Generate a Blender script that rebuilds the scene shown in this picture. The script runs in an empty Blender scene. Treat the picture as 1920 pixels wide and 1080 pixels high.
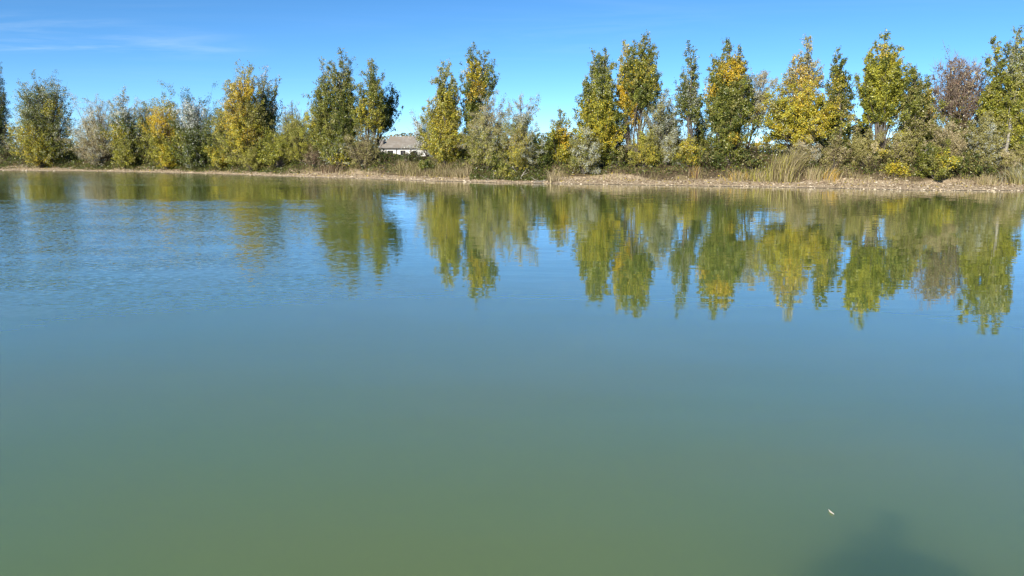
import bpy, bmesh, math, random
import numpy as np
from mathutils import Vector, Matrix

R = math.radians
scene = bpy.context.scene
COL = scene.collection

# ------------------------------------------------------------------ camera, sky, sun, exposure
PITCH, F, EYE = R(10.8), 1387.0, 2.5
cam_data = bpy.data.cameras.new('camera')
cam_data.sensor_width = 36.0
cam_data.lens = 36.0 * F / 1920.0
cam_data.clip_start = 0.05
cam_data.clip_end = 6000.0
cam = bpy.data.objects.new('camera', cam_data)
cam.location = (0, 0, EYE)
cam.rotation_euler = (R(90) - PITCH, 0, 0)
COL.objects.link(cam)
scene.camera = cam

SUN_EL, SUN_AZ = R(26.6), R(27.0)          # light travels forward and to the right
sun_dir = Vector((math.sin(SUN_AZ) * math.cos(SUN_EL), math.cos(SUN_AZ) * math.cos(SUN_EL), -math.sin(SUN_EL)))
sun_data = bpy.data.lights.new('sun', 'SUN')
sun_data.energy = 5.0
sun_data.angle = R(0.53)
sun_data.color = (1.0, 0.94, 0.84)
sun = bpy.data.objects.new('sun', sun_data)
sun.rotation_euler = sun_dir.to_track_quat('-Z', 'Y').to_euler()
sun.location = (-20, -40, 40)
COL.objects.link(sun)

world = bpy.data.worlds.new('World')
scene.world = world
world.use_nodes = True
wn, wl = world.node_tree.nodes, world.node_tree.links
wn.clear()


def node(nt, typ, **kw):
    n = nt.nodes.new(typ)
    for k, v in kw.items():
        if k == 'inp':
            for a, b in v.items():
                n.inputs[a].default_value = b
        else:
            setattr(n, k, v)
    return n


def math_node(nt, op, a, b=None, c=None, clamp=False):
    n = nt.nodes.new('ShaderNodeMath')
    n.operation = op
    n.use_clamp = clamp
    for i, v in enumerate((a, b, c)):
        if v is None:
            continue
        if isinstance(v, (int, float)):
            n.inputs[i].default_value = v
        else:
            nt.links.new(v, n.inputs[i])
    return n.outputs[0]


def smooth(nt, val, lo, hi, t0=0.0, t1=1.0):
    n = nt.nodes.new('ShaderNodeMapRange')
    n.interpolation_type = 'SMOOTHSTEP'
    n.inputs[1].default_value, n.inputs[2].default_value = lo, hi
    n.inputs[3].default_value, n.inputs[4].default_value = t0, t1
    nt.links.new(val, n.inputs[0])
    return n.outputs[0]


def build_world():
    nt = world.node_tree
    out = node(nt, 'ShaderNodeOutputWorld')
    bg = node(nt, 'ShaderNodeBackground')
    bg.inputs[1].default_value = 0.12
    sky = node(nt, 'ShaderNodeTexSky', sky_type='NISHITA', sun_disc=False, sun_elevation=SUN_EL,
               sun_rotation=math.pi + SUN_AZ, altitude=0.0, air_density=0.46, dust_density=0.0, ozone_density=5.2)
    tc = node(nt, 'ShaderNodeTexCoord')
    sep = node(nt, 'ShaderNodeSeparateXYZ')
    nt.links.new(tc.outputs['Generated'], sep.inputs[0])
    z = math_node(nt, 'MAXIMUM', sep.outputs[2], 0.03)
    px = math_node(nt, 'DIVIDE', sep.outputs[0], z)
    py = math_node(nt, 'DIVIDE', sep.outputs[1], z)
    comb = node(nt, 'ShaderNodeCombineXYZ')
    nt.links.new(px, comb.inputs[0])
    nt.links.new(py, comb.inputs[1])
    # thin cirrus on a flat layer: long streaks broken up by a broad noise
    mp = node(nt, 'ShaderNodeMapping')
    mp.inputs['Rotation'].default_value = (0, 0, R(-14))
    mp.inputs['Scale'].default_value = (0.36, 0.85, 1)
    nt.links.new(comb.outputs[0], mp.inputs[0])
    n1 = node(nt, 'ShaderNodeTexNoise', inp={'Scale': 0.75, 'Detail': 8.0, 'Roughness': 0.6, 'Distortion': 2.2})
    nt.links.new(mp.outputs[0], n1.inputs['Vector'])
    n2 = node(nt, 'ShaderNodeTexNoise', inp={'Scale': 0.22, 'Detail': 2.0})
    nt.links.new(comb.outputs[0], n2.inputs['Vector'])
    streak = smooth(nt, n1.outputs['Fac'], 0.34, 0.86)
    patch = smooth(nt, n2.outputs['Fac'], 0.42, 0.72, 0.02, 0.20)
    # one denser bank of cirrus to the left
    dx = math_node(nt, 'MULTIPLY', math_node(nt, 'ADD', px, 4.5), 0.55)
    dy = math_node(nt, 'MULTIPLY', math_node(nt, 'ADD', py, -7.5), 0.62)
    d2 = math_node(nt, 'SQRT', math_node(nt, 'ADD', math_node(nt, 'MULTIPLY', dx, dx), math_node(nt, 'MULTIPLY', dy, dy)))
    bank = smooth(nt, d2, 0.1, 1.35, 0.85, 0.0)
    dens = math_node(nt, 'MULTIPLY', streak, math_node(nt, 'MAXIMUM', patch, bank))
    fade = smooth(nt, sep.outputs[2], 0.05, 0.12)
    dens = math_node(nt, 'MULTIPLY', math_node(nt, 'MULTIPLY', dens, fade), 0.62, clamp=True)
    mix = node(nt, 'ShaderNodeMix', data_type='RGBA')
    nt.links.new(dens, mix.inputs['Factor'])
    # gentle grade of the sky: phone cameras render it a little more saturated
    hs = node(nt, 'ShaderNodeHueSaturation', inp={'Hue': 0.491, 'Saturation': 1.09, 'Value': 1.0})
    nt.links.new(sky.outputs[0], hs.inputs['Color'])
    nt.links.new(hs.outputs[0], mix.inputs['A'])
    mix.inputs['B'].default_value = (5.2, 6.2, 7.0, 1)
    nt.links.new(mix.outputs['Result'], bg.inputs[0])
    nt.links.new(bg.outputs[0], out.inputs[0])


build_world()
vs = scene.view_settings
vs.view_transform, vs.look, vs.gamma, vs.use_curve_mapping = 'Standard', 'None', 1.0, False
vs.exposure = 0.52
cy = scene.cycles
cy.use_denoising = True
cy.max_bounces, cy.diffuse_bounces, cy.glossy_bounces, cy.transmission_bounces = 8, 3, 3, 4
cy.sample_clamp_indirect = 6.0
cy.pixel_filter_type = 'BLACKMAN_HARRIS'
cy.filter_width = 1.4


# ------------------------------------------------------------------ helpers
def at(px, py, Y):
    """World point on the plane y = Y that the photograph shows at pixel (px, py) of 1920 x 1080."""
    u, v = (px - 960) / F, (540 - py) / F
    d = np.array([u, math.cos(PITCH) + v * math.sin(PITCH), -math.sin(PITCH) + v * math.cos(PITCH)])
    return np.array([0, 0, EYE]) + d * (Y / d[1])


def on_water(px, py):
    u, v = (px - 960) / F, (540 - py) / F
    d = np.array([u, math.cos(PITCH) + v * math.sin(PITCH), -math.sin(PITCH) + v * math.cos(PITCH)])
    return np.array([0, 0, EYE]) + d * (-EYE / d[2])


# the far waterline, pixel pairs turned into world points
SHORE_PX = [(-160, 318.5), (0, 320), (180, 321.5), (330, 324.5), (450, 328), (560, 332), (680, 335), (780, 338.5),
            (880, 341.5), (960, 343.5), (1040, 344.5), (1200, 347), (1350, 349.5), (1500, 352), (1620, 354.5),
            (1760, 357.5), (1860, 357.5), (1940, 357.5), (2100, 360)]
_s = np.array([on_water(*p)[:2] for p in SHORE_PX])
_s = np.vstack([[_s[0, 0] - 300, _s[0, 1] + 60], _s, [_s[-1, 0] + 300, _s[-1, 1] - 40]])


def shore_y(x):
    return (np.interp(x, _s[:, 0], _s[:, 1]) + 0.16 * np.sin(1.3 * x + 0.4) + 0.10 * np.sin(3.1 * x + 1.0)
            + 0.07 * np.sin(7.7 * x))


def ray_shore(px):
    """y of the shoreline straight along the view ray of pixel column px."""
    return np.interp(px, [p[0] for p in SHORE_PX], [on_water(*p)[1] for p in SHORE_PX])


def ground_z(x, y):
    o = (y - shore_y(x)) * 0.92
    base = np.interp(o, [-8, 0, 0.8, 2.1, 4.2, 6.6, 9.0, 12, 20, 40, 2000],
                     [-1.6, 0, 0.13, 0.28, 1.05, 1.92, 2.02, 1.6, -0.2, -0.35, -0.35])
    bump = 0.07 * np.sin(1.9 * x + 0.7 * y) + 0.06 * np.sin(0.7 * x - 1.3 * y + 2) + 0.05 * np.sin(3.3 * x + 2.1 * y)
    base = base - 0.38 * np.exp(-((x + 8.3) / 3.2) ** 2) * np.clip((o - 4) / 3, 0, 1)
    return base + bump * np.clip((o - 1.0) / 4, 0, 1) * np.where(o > 60, 0.4, 1.0)


def link(o, parent=None):
    COL.objects.link(o)
    if parent is not None:
        o.parent = parent
        o.matrix_parent_inverse = Matrix.Translation(-Vector(parent.location))
    return o


def mesh_obj(name, verts, faces, mat, parent=None, colors=None, smooth_shade=False):
    """faces: an (n, k) array with equal k, or a list of tuples."""
    me = bpy.data.meshes.new(name)
    verts = np.asarray(verts, dtype=np.float32)
    if isinstance(faces, np.ndarray):
        n, k = faces.shape
        me.vertices.add(len(verts))
        me.vertices.foreach_set('co', verts.ravel())
        me.loops.add(n * k)
        me.loops.foreach_set('vertex_index', faces.astype(np.int32).ravel())
        me.polygons.add(n)
        me.polygons.foreach_set('loop_start', np.arange(0, n * k, k, dtype=np.int32))
        me.polygons.foreach_set('loop_total', np.full(n, k, dtype=np.int32))
        me.update(calc_edges=True)
    else:
        me.from_pydata([tuple(map(float, v)) for v in verts], [], faces)
        me.update()
    if colors is not None:
        c = np.ones((len(verts), 4), dtype=np.float32)
        c[:, :3] = colors
        a = me.attributes.new('tint', 'FLOAT_COLOR', 'POINT')
        a.data.foreach_set('color', c.ravel())
    me.materials.append(mat)
    if smooth_shade:
        me.polygons.foreach_set('use_smooth', np.ones(len(me.polygons), dtype=bool))
    return link(bpy.data.objects.new(name, me), parent)


def thing(name, label, cat, loc, group=None):
    o = bpy.data.objects.new(name, None)
    o.empty_display_size = 0.3
    o.location = [float(v) for v in loc]
    COL.objects.link(o)
    return tag(o, label, cat, group)


def tag(o, label, cat, group=None):
    o['label'], o['category'] = label, cat
    if group:
        o['group'] = group
    return o


def kind(o, k):
    o['kind'] = k
    return o


class Geo:
    """Collects quads (tubes, boxes) into one mesh."""
    def __init__(self):
        self.v, self.f, self.n = [], [], 0

    def add(self, v, f):
        self.v.append(np.asarray(v, float))
        self.f.extend([tuple(int(i) + self.n for i in q) for q in f])
        self.n += len(v)

    def tube(self, pts, radii, sides=6, cap=True):
        pts = np.asarray(pts, float)
        m = len(pts)
        rings = []
        for i in range(m):
            t = pts[min(i + 1, m - 1)] - pts[max(i - 1, 0)]
            t = t / (np.linalg.norm(t) + 1e-9)
            a = np.cross(t, [0.31, 0.95, 0.05] if abs(t[1]) < 0.9 else [1, 0, 0])
            a /= np.linalg.norm(a) + 1e-9
            b = np.cross(t, a)
            ang = np.arange(sides) * 2 * math.pi / sides
            rings.append(pts[i] + radii[i] * (np.cos(ang)[:, None] * a + np.sin(ang)[:, None] * b))
        f = []
        for i in range(m - 1):
            for k in range(sides):
                k2 = (k + 1) % sides
                f.append((i * sides + k, i * sides + k2, (i + 1) * sides + k2, (i + 1) * sides + k))
        if cap:
            f.append(tuple(range(sides))[::-1])
            f.append(tuple((m - 1) * sides + k for k in range(sides)))
        self.add(np.vstack(rings), f)

    def box(self, x0, x1, y0, y1, z0, z1):
        v = [(x, y, z) for x in (x0, x1) for y in (y0, y1) for z in (z0, z1)]
        self.add(v, [(0, 1, 3, 2), (4, 6, 7, 5), (0, 4, 5, 1), (2, 3, 7, 6), (0, 2, 6, 4), (1, 5, 7, 3)])

    def build(self, name, mat, parent=None, smooth_shade=False):
        return mesh_obj(name, np.vstack(self.v), self.f, mat, parent, smooth_shade=smooth_shade)


# ------------------------------------------------------------------ materials
def new_mat(name):
    m = bpy.data.materials.new(name)
    m.use_nodes = True
    m.node_tree.nodes.clear()
    out = m.node_tree.nodes.new('ShaderNodeOutputMaterial')
    return m, m.node_tree, out


def leaf_material(name, rough=0.36, trans=0.30, spec=0.5):
    m, nt, out = new_mat(name)
    at_ = node(nt, 'ShaderNodeAttribute', attribute_name='tint')
    p = node(nt, 'ShaderNodeBsdfPrincipled', inp={'Roughness': rough, 'Specular IOR Level': spec})
    nt.links.new(at_.outputs['Color'], p.inputs['Base Color'])
    hs = node(nt, 'ShaderNodeHueSaturation', inp={'Hue': 0.49, 'Saturation': 1.15, 'Value': 1.15})
    nt.links.new(at_.outputs['Color'], hs.inputs['Color'])
    t = node(nt, 'ShaderNodeBsdfTranslucent')
    nt.links.new(hs.outputs[0], t.inputs[0])
    mx = node(nt, 'ShaderNodeMixShader')
    mx.inputs[0].default_value = trans
    nt.links.new(p.outputs[0], mx.inputs[1])
    nt.links.new(t.outputs[0], mx.inputs[2])
    nt.links.new(mx.outputs[0], out.inputs[0])
    return m


def noise_material(name, c0, c1, scale=4.0, rough=0.9, c2=None, scale2=0.7, bump=0.0, stretch=(1, 1, 1)):
    m, nt, out = new_mat(name)
    geo = node(nt, 'ShaderNodeNewGeometry')
    mp = node(nt, 'ShaderNodeMapping')
    mp.inputs['Scale'].default_value = stretch
    nt.links.new(geo.outputs['Position'], mp.inputs[0])
    n = node(nt, 'ShaderNodeTexNoise', inp={'Scale': scale, 'Detail': 5.0, 'Roughness': 0.65})
    nt.links.new(mp.outputs[0], n.inputs['Vector'])
    mx = node(nt, 'ShaderNodeMix', data_type='RGBA')
    nt.links.new(smooth(nt, n.outputs['Fac'], 0.32, 0.68), mx.inputs['Factor'])
    mx.inputs['A'].default_value, mx.inputs['B'].default_value = (*c0, 1), (*c1, 1)
    col = mx.outputs['Result']
    if c2 is not None:
        n2 = node(nt, 'ShaderNodeTexNoise', inp={'Scale': scale2, 'Detail': 3.0})
        nt.links.new(mp.outputs[0], n2.inputs['Vector'])
        m2 = node(nt, 'ShaderNodeMix', data_type='RGBA')
        nt.links.new(smooth(nt, n2.outputs['Fac'], 0.45, 0.62), m2.inputs['Factor'])
        nt.links.new(col, m2.inputs['A'])
        m2.inputs['B'].default_value = (*c2, 1)
        col = m2.outputs['Result']
    p = node(nt, 'ShaderNodeBsdfPrincipled', inp={'Roughness': rough, 'Specular IOR Level': 0.25})
    nt.links.new(col, p.inputs['Base Color'])
    if bump:
        b = node(nt, 'ShaderNodeBump', inp={'Strength': 0.6, 'Distance': bump})
        nt.links.new(n.outputs['Fac'], b.inputs['Height'])
        nt.links.new(b.outputs[0], p.inputs['Normal'])
    nt.links.new(p.outputs[0], out.inputs[0])
    return m


LEAF = leaf_material('broad_leaf')
WILLOW_LEAF = leaf_material('narrow_leaf', rough=0.5, trans=0.24, spec=0.35)
STRAW = leaf_material('straw', rough=0.7, trans=0.25, spec=0.2)
BARK = noise_material('bark', (0.085, 0.07, 0.055), (0.16, 0.14, 0.115), 9, 0.9, stretch=(1, 1, 0.25))
RED_BARK = noise_material('reddish_twigs', (0.20, 0.15, 0.115), (0.30, 0.23, 0.18), 6, 0.85)
PALE_BARK = noise_material('pale_bark', (0.22, 0.20, 0.16), (0.34, 0.31, 0.26), 7, 0.85, stretch=(1, 1, 0.3))
DEADWOOD = noise_material('deadwood', (0.22, 0.19, 0.15), (0.40, 0.36, 0.30), 8, 0.9)


def ground_material():
    m, nt, out = new_mat('ground')
    geo = node(nt, 'ShaderNodeNewGeometry')
    zone = node(nt, 'ShaderNodeAttribute', attribute_name='tint')
    sep = node(nt, 'ShaderNodeSeparateColor')
    nt.links.new(zone.outputs['Color'], sep.inputs[0])
    n1 = node(nt, 'ShaderNodeTexNoise', inp={'Scale': 5.5, 'Detail': 6.0, 'Roughness': 0.75})
    n2 = node(nt, 'ShaderNodeTexNoise', inp={'Scale': 0.8, 'Detail': 4.0})
    vo = node(nt, 'ShaderNodeTexVoronoi', inp={'Scale': 9.0})
    for n in (n1, n2, vo):
        nt.links.new(geo.outputs['Position'], n.inputs['Vector'])

    def ramp(fac, lo, hi, a, b):
        mx = node(nt, 'ShaderNodeMix', data_type='RGBA')
        nt.links.new(smooth(nt, fac, lo, hi), mx.inputs['Factor'])
        for v, s in ((a, 'A'), (b, 'B')):
            if isinstance(v, tuple):
                mx.inputs[s].default_value = (*v, 1)
            else:
                nt.links.new(v, mx.inputs[s])
        return mx.outputs['Result']
    gravel = ramp(n1.outputs['Fac'], 0.35, 0.62, (0.24, 0.175, 0.105), (0.56, 0.44, 0.29))
    gravel = ramp(n2.outputs['Fac'], 0.52, 0.70, gravel, (0.33, 0.25, 0.155))
    soil = ramp(n1.outputs['Fac'], 0.35, 0.65, (0.06, 0.045, 0.025), (0.15, 0.11, 0.06))
    soil = ramp(n2.outputs['Fac'], 0.48, 0.62, soil, (0.23, 0.18, 0.09))
    field = ramp(n1.outputs['Fac'], 0.3, 0.7, (0.16, 0.13, 0.065), (0.24, 0.20, 0.11))
    jit = math_node(nt, 'ADD', sep.outputs[0], math_node(nt, 'MULTIPLY', math_node(nt, 'SUBTRACT', n1.outputs['Fac'], 0.5), 0.9))
    col = ramp(jit, 0.4, 0.6, gravel, soil)
    col = ramp(sep.outputs[1], 0.2, 0.8, col, field)
    # wet rim at the waterline
    wet = ramp(sep.outputs[2], 0.2, 0.9, col, (0.10, 0.085, 0.06))
    p = node(nt, 'ShaderNodeBsdfPrincipled', inp={'Roughness': 0.92, 'Specular IOR Level': 0.2})
    nt.links.new(wet, p.inputs['Base Color'])
    b = node(nt, 'ShaderNodeBump', inp={'Strength': 0.8, 'Distance': 0.08})
    nt.links.new(n1.outputs['Fac'], b.inputs['Height'])
    nt.links.new(b.outputs[0], p.inputs['Normal'])
    nt.links.new(p.outputs[0], out.inputs[0])
    return m


GROUND = ground_material()


def water_material(name='lake_water', calm=False):
    m, nt, out = new_mat(name)
    geo = node(nt, 'ShaderNodeNewGeometry')
    sep = node(nt, 'ShaderNodeSeparateXYZ')
    nt.links.new(geo.outputs['Position'], sep.inputs[0])
    X, Y = sep.outputs[0], sep.outputs[1]

    def slopes(scale, stretch, detail, rough, sx, sy, fac=None):
        mp = node(nt, 'ShaderNodeMapping')
        mp.inputs['Scale'].default_value = stretch
        mp.inputs['Rotation'].default_value = (0, 0, R(-8))
        nt.links.new(geo.outputs['Position'], mp.inputs[0])
        n = node(nt, 'ShaderNodeTexNoise', inp={'Scale': scale, 'Detail': detail, 'Roughness': rough})
        nt.links.new(mp.outputs[0], n.inputs['Vector'])
        sc = node(nt, 'ShaderNodeSeparateColor')
        nt.links.new(n.outputs['Color'], sc.inputs[0])
        a = math_node(nt, 'MULTIPLY', math_node(nt, 'SUBTRACT', sc.outputs[0], 0.5), sx)
        b = math_node(nt, 'MULTIPLY', math_node(nt, 'SUBTRACT', sc.outputs[1], 0.5), sy)
        if fac is not None:
            a, b = math_node(nt, 'MULTIPLY', a, fac), math_node(nt, 'MULTIPLY', b, fac)
        return a, b

    # where a breeze ruffles the lake: a patch on the left half, calm in the lee of the far bank and near us
    w = node(nt, 'ShaderNodeTexNoise', inp={'Scale': 0.13, 'Detail': 3.0})
    nt.links.new(geo.outputs['Position'], w.inputs['Vector'])
    wob = math_node(nt, 'MULTIPLY', math_node(nt, 'SUBTRACT', w.outputs['Fac'], 0.5), 9.0)
    left = smooth(nt, math_node(nt, 'ADD', math_node(nt, 'ADD', X, math_node(nt, 'MULTIPLY', Y, 0.10)), wob), -10.5, 1.5, 1.0, 0.0)
    nearf = smooth(nt, math_node(nt, 'ADD', Y, math_node(nt, 'MULTIPLY', wob, 0.35)), 9.5, 14.5)
    yw = math_node(nt, 'ADD', Y, math_node(nt, 'MULTIPLY', wob, 0.10))
    farf = math_node(nt, 'MAXIMUM', smooth(nt, yw, 33.5, 37.0, 1.0, 0.10), smooth(nt, yw, 46.0, 50.0, 0.0, 0.75))
    gust = node(nt, 'ShaderNodeTexNoise', inp={'Scale': 0.35, 'Detail': 3.0, 'Roughness': 0.6})
    gm = node(nt, 'ShaderNodeMapping')
    gm.inputs['Scale'].default_value = (0.6, 1.4, 1)
    nt.links.new(geo.outputs['Position'], gm.inputs[0])
    nt.links.new(gm.outputs[0], gust.inputs['Vector'])
    breeze = math_node(nt, 'MULTIPLY', math_node(nt, 'MULTIPLY', left, nearf), farf)
    breeze = math_node(nt, 'MULTIPLY', breeze, smooth(nt, gust.outputs['Fac'], 0.32, 0.66, 0.35, 1.15))
    a1, b1 = slopes(10.5, (0.7, 1.4, 1), 2.0, 0.55, 0.40, 0.54, breeze)     # wavelets
    a2, b2 = slopes(1.1, (0.35, 1.9, 1), 3.0, 0.55, 0.006, 0.020)          # gentle swell everywhere
    far_soft = smooth(nt, Y, 9.0, 42.0, 0.35, 1.9)
    a3, b3 = slopes(7.0, (0.22, 1.5, 1), 2.0, 0.5, 0.008, 0.046, far_soft)
    sx = math_node(nt, 'ADD', math_node(nt, 'ADD', a1, a2), a3)
    sy = math_node(nt, 'ADD', math_node(nt, 'ADD', b1, b2), b3)
    cb = node(nt, 'ShaderNodeCombineXYZ')
    nt.links.new(sx, cb.inputs[0])
    nt.links.new(sy, cb.inputs[1])
    cb.inputs[2].default_value = 1.0
    nrm = node(nt, 'ShaderNodeVectorMath', operation='NORMALIZE')
    # of a ruffled surface one mostly sees the facets that lean towards the eye
    lean = node(nt, 'ShaderNodeVectorMath', operation='SCALE')
    nt.links.new(geo.outputs['Incoming'], lean.inputs[0])
    nt.links.new(math_node(nt, 'MULTIPLY', breeze, 0.034), lean.inputs['Scale'])
    addv = node(nt, 'ShaderNodeVectorMath', operation='ADD')
    nt.links.new(cb.outputs[0], addv.inputs[0])
    nt.links.new(lean.outputs[0], addv.inputs[1])
    nt.links.new(addv.outputs[0], nrm.inputs[0])
    # suspended silt: cloudy plumes a little browner or greener than each other
    pl = node(nt, 'ShaderNodeTexNoise', inp={'Scale': 0.16, 'Detail': 2.0, 'Distortion': 0.8})
    nt.links.new(geo.outputs['Position'], pl.inputs['Vector'])
    mx = node(nt, 'ShaderNodeMix', data_type='RGBA')
    nt.links.new(smooth(nt, pl.outputs['Fac'], 0.3, 0.7), mx.inputs['Factor'])
    mx.inputs['A'].default_value = (0.152, 0.224, 0.052, 1)
    mx.inputs['B'].default_value = (0.170, 0.220, 0.045, 1)
    body = node(nt, 'ShaderNodeBsdfPrincipled', subsurface_method='BURLEY',
                inp={'Roughness': 1.0, 'Specular IOR Level': 0.0, 'Subsurface Weight': 1.0,
                     'Subsurface Radius': (0.5, 0.62, 0.4), 'Subsurface Scale': 5.6})
    nt.links.new(mx.outputs['Result'], body.inputs['Base Color'])
    gl = node(nt, 'ShaderNodeBsdfGlossy', inp={'Roughness': 0.012, 'Color': (1, 1, 1, 1)})
    nt.links.new(nrm.outputs[0], gl.inputs['Normal'])
    # mirror share: Fresnel's law for the horizontally polarised light of a clear sky
    dot = node(nt, 'ShaderNodeVectorMath', operation='DOT_PRODUCT')
    nt.links.new(nrm.outputs[0], dot.inputs[0])
    nt.links.new(geo.outputs['Incoming'], dot.inputs[1])
    ci = math_node(nt, 'MAXIMUM', dot.outputs['Value'], 0.015)
    n_idx = 1.7
    g = math_node(nt, 'SQRT', math_node(nt, 'ADD', math_node(nt, 'MULTIPLY', ci, ci), n_idx * n_idx - 1.0))
    q = math_node(nt, 'DIVIDE', math_node(nt, 'SUBTRACT', g, ci), math_node(nt, 'ADD', g, ci))
    fres = math_node(nt, 'MULTIPLY', q, q)
    ms = node(nt, 'ShaderNodeMixShader')
    nt.links.new(fres, ms.inputs[0])
    nt.links.new(body.outputs[0], ms.inputs[1])
    nt.links.new(gl.outputs[0], ms.inputs[2])
    nt.links.new(ms.outputs[0], out.inputs[0])
    return m


WATER = water_material()
WALL = noise_material('limewash', (0.72, 0.69, 0.62), (0.82, 0.79, 0.73), 1.2, 0.9)
ROOF = noise_material('old_roof', (0.26, 0.225, 0.18), (0.35, 0.31, 0.255), 1.6, 0.9, c2=(0.29, 0.245, 0.19), scale2=0.5)
DARK_GLASS = noise_material('dark_glass', (0.02, 0.022, 0.025), (0.05, 0.05, 0.055), 2.0, 0.15)
GREY_WOOD = noise_material('grey_wood', (0.16, 0.14, 0.12), (0.26, 0.23, 0.20), 6.0, 0.8)
METAL = noise_material('gutter_metal', (0.10, 0.095, 0.09), (0.16, 0.15, 0.14), 6.0, 0.5)


# ------------------------------------------------------------------ ground, water
def build_ground():
    xs = np.concatenate([np.linspace(-1500, -110, 24), np.linspace(-100, 60, 420), np.linspace(70, 1500, 24)])
    os_ = np.concatenate([np.linspace(-8, -0.5, 5), np.linspace(-0.3, 4, 26), np.linspace(4.3, 13, 26),
                          np.linspace(15, 60, 14), [90, 140, 220, 350, 600, 1000, 2200]])
    X, O = np.meshgrid(xs, os_, indexing='ij')
    Y = shore_y(X) + O / 0.92
    Z = ground_z(X, Y)
    v = np.stack([X, Y, Z], -1).reshape(-1, 3)
    nx, no = X.shape
    i, j = np.meshgrid(np.arange(nx - 1), np.arange(no - 1), indexing='ij')
    q = np.stack([i * no + j, (i + 1) * no + j, (i + 1) * no + j + 1, i * no + j + 1], -1).reshape(-1, 4)
    c = np.zeros((len(v), 3))
    o = O.reshape(-1)
    c[:, 0] = np.clip((o - 1.7 - 0.35 * np.sin(0.31 * v[:, 0]) - 0.35 * np.sin(0.93 * v[:, 0] + 1)) / 1.4, 0, 1)
    c[:, 1] = np.clip((o - 11) / 8, 0, 1)
    c[:, 2] = np.clip(1 - o / 0.28, 0, 1)
    kind(mesh_obj('ground', v, q, GROUND, colors=c, smooth_shade=True), 'structure')
    # near bank, under the photographer's feet
    xs = np.linspace(-90, 90, 121)
    ys = np.array([-200, -40, -10, -3, -1, 0.0, 0.5, 0.8, 1.1, 1.5, 2.2])
    zs = np.array([1.12, 1.12, 1.13, 1.12, 1.12, 1.10, 0.95, 0.6, 0.25, -0.15, -0.6])
    X, Yj = np.meshgrid(xs, np.arange(len(ys)), indexing='ij')
    v = np.stack([X, ys[Yj] + 0.1 * np.sin(X * 1.7) * (Yj > 3), zs[Yj]], -1).reshape(-1, 3)
    nx, no = X.shape
    i, j = np.meshgrid(np.arange(nx - 1), np.arange(no - 1), indexing='ij')
    q = np.stack([i * no + j, (i + 1) * no + j, (i + 1) * no + j + 1, i * no + j + 1], -1).reshape(-1, 4)
    c = np.zeros((len(v), 3))
    c[:, 0] = np.clip((0.8 - v[:, 1]) / 0.6, 0, 1)
    kind(mesh_obj('near_bank', v, q, GROUND, colors=c, smooth_shade=True), 'structure')
    # lake surface
    xs = np.concatenate([[-420, -300, -200, -140], np.linspace(-110, 70, 181), [110, 200, 300]])
    lo = np.full(len(xs), 0.9)
    hi = shore_y(xs) + 0.8
    v = np.concatenate([np.stack([xs, lo, 0 * xs], -1), np.stack([xs, hi, 0 * xs], -1)])
    n = len(xs)
    k = np.arange(n - 1)
    q = np.stack([k, k + 1, n + k + 1, n + k], -1)
    kind(mesh_obj('lake_water', v, q, WATER), 'structure')


build_ground()

# ------------------------------------------------------------------ trees and shrubs
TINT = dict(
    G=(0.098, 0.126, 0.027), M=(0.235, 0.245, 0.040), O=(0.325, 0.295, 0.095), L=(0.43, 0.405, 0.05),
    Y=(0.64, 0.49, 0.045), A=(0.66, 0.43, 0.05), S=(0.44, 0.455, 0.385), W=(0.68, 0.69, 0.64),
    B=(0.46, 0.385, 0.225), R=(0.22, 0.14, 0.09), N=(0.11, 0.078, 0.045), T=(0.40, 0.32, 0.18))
TARR = {k: np.array(v) for k, v in TINT.items()}


def leaf_quads(pos, size, aspect, rng, up=0.35, out_dir=None, hang=0.0):
    """Pointed leaves, one triangle each: returns verts (3n,3) and faces (n,3)."""
    n = len(pos)
    nr = rng.normal(size=(n, 3))
    nr[:, 2] += up
    if out_dir is not None:
        nr += 0.95 * out_dir
    nr /= np.linalg.norm(nr, axis=1)[:, None]
    ax = rng.normal(size=(n, 3))
    ax[:, 2] -= hang
    ax -= (ax * nr).sum(1)[:, None] * nr
    ax /= np.linalg.norm(ax, axis=1)[:, None] + 1e-9
    bx = np.cross(nr, ax)
    L = (size * rng.uniform(0.6, 1.35, n))[:, None] * 0.5
    Wd = L * aspect
    v = np.stack([pos - ax * L * 0.7 + bx * Wd, pos + ax * L * 1.2, pos - ax * L * 0.7 - bx * Wd], 1)
    return v.reshape(-1, 3), np.arange(3 * n).reshape(n, 3)


def crown_profile(t, form):
    if form == 'poplar':
        w = (t + 0.22) ** 0.38 * (1.01 - t) ** 0.95
        return w / 0.57
    if form == 'round':
        return np.sqrt(np.clip(1 - (2 * t - 0.9) ** 2 / 1.25, 0.03, 1))
    return (t + 0.25) ** 0.35 * (1.03 - t) ** 0.5 / 0.80          # bushy


FORM_EL = {'poplar': (57, 10), 'round': (28, 22), 'bushy': (48, 20)}
leaf_total = [0]


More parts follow.
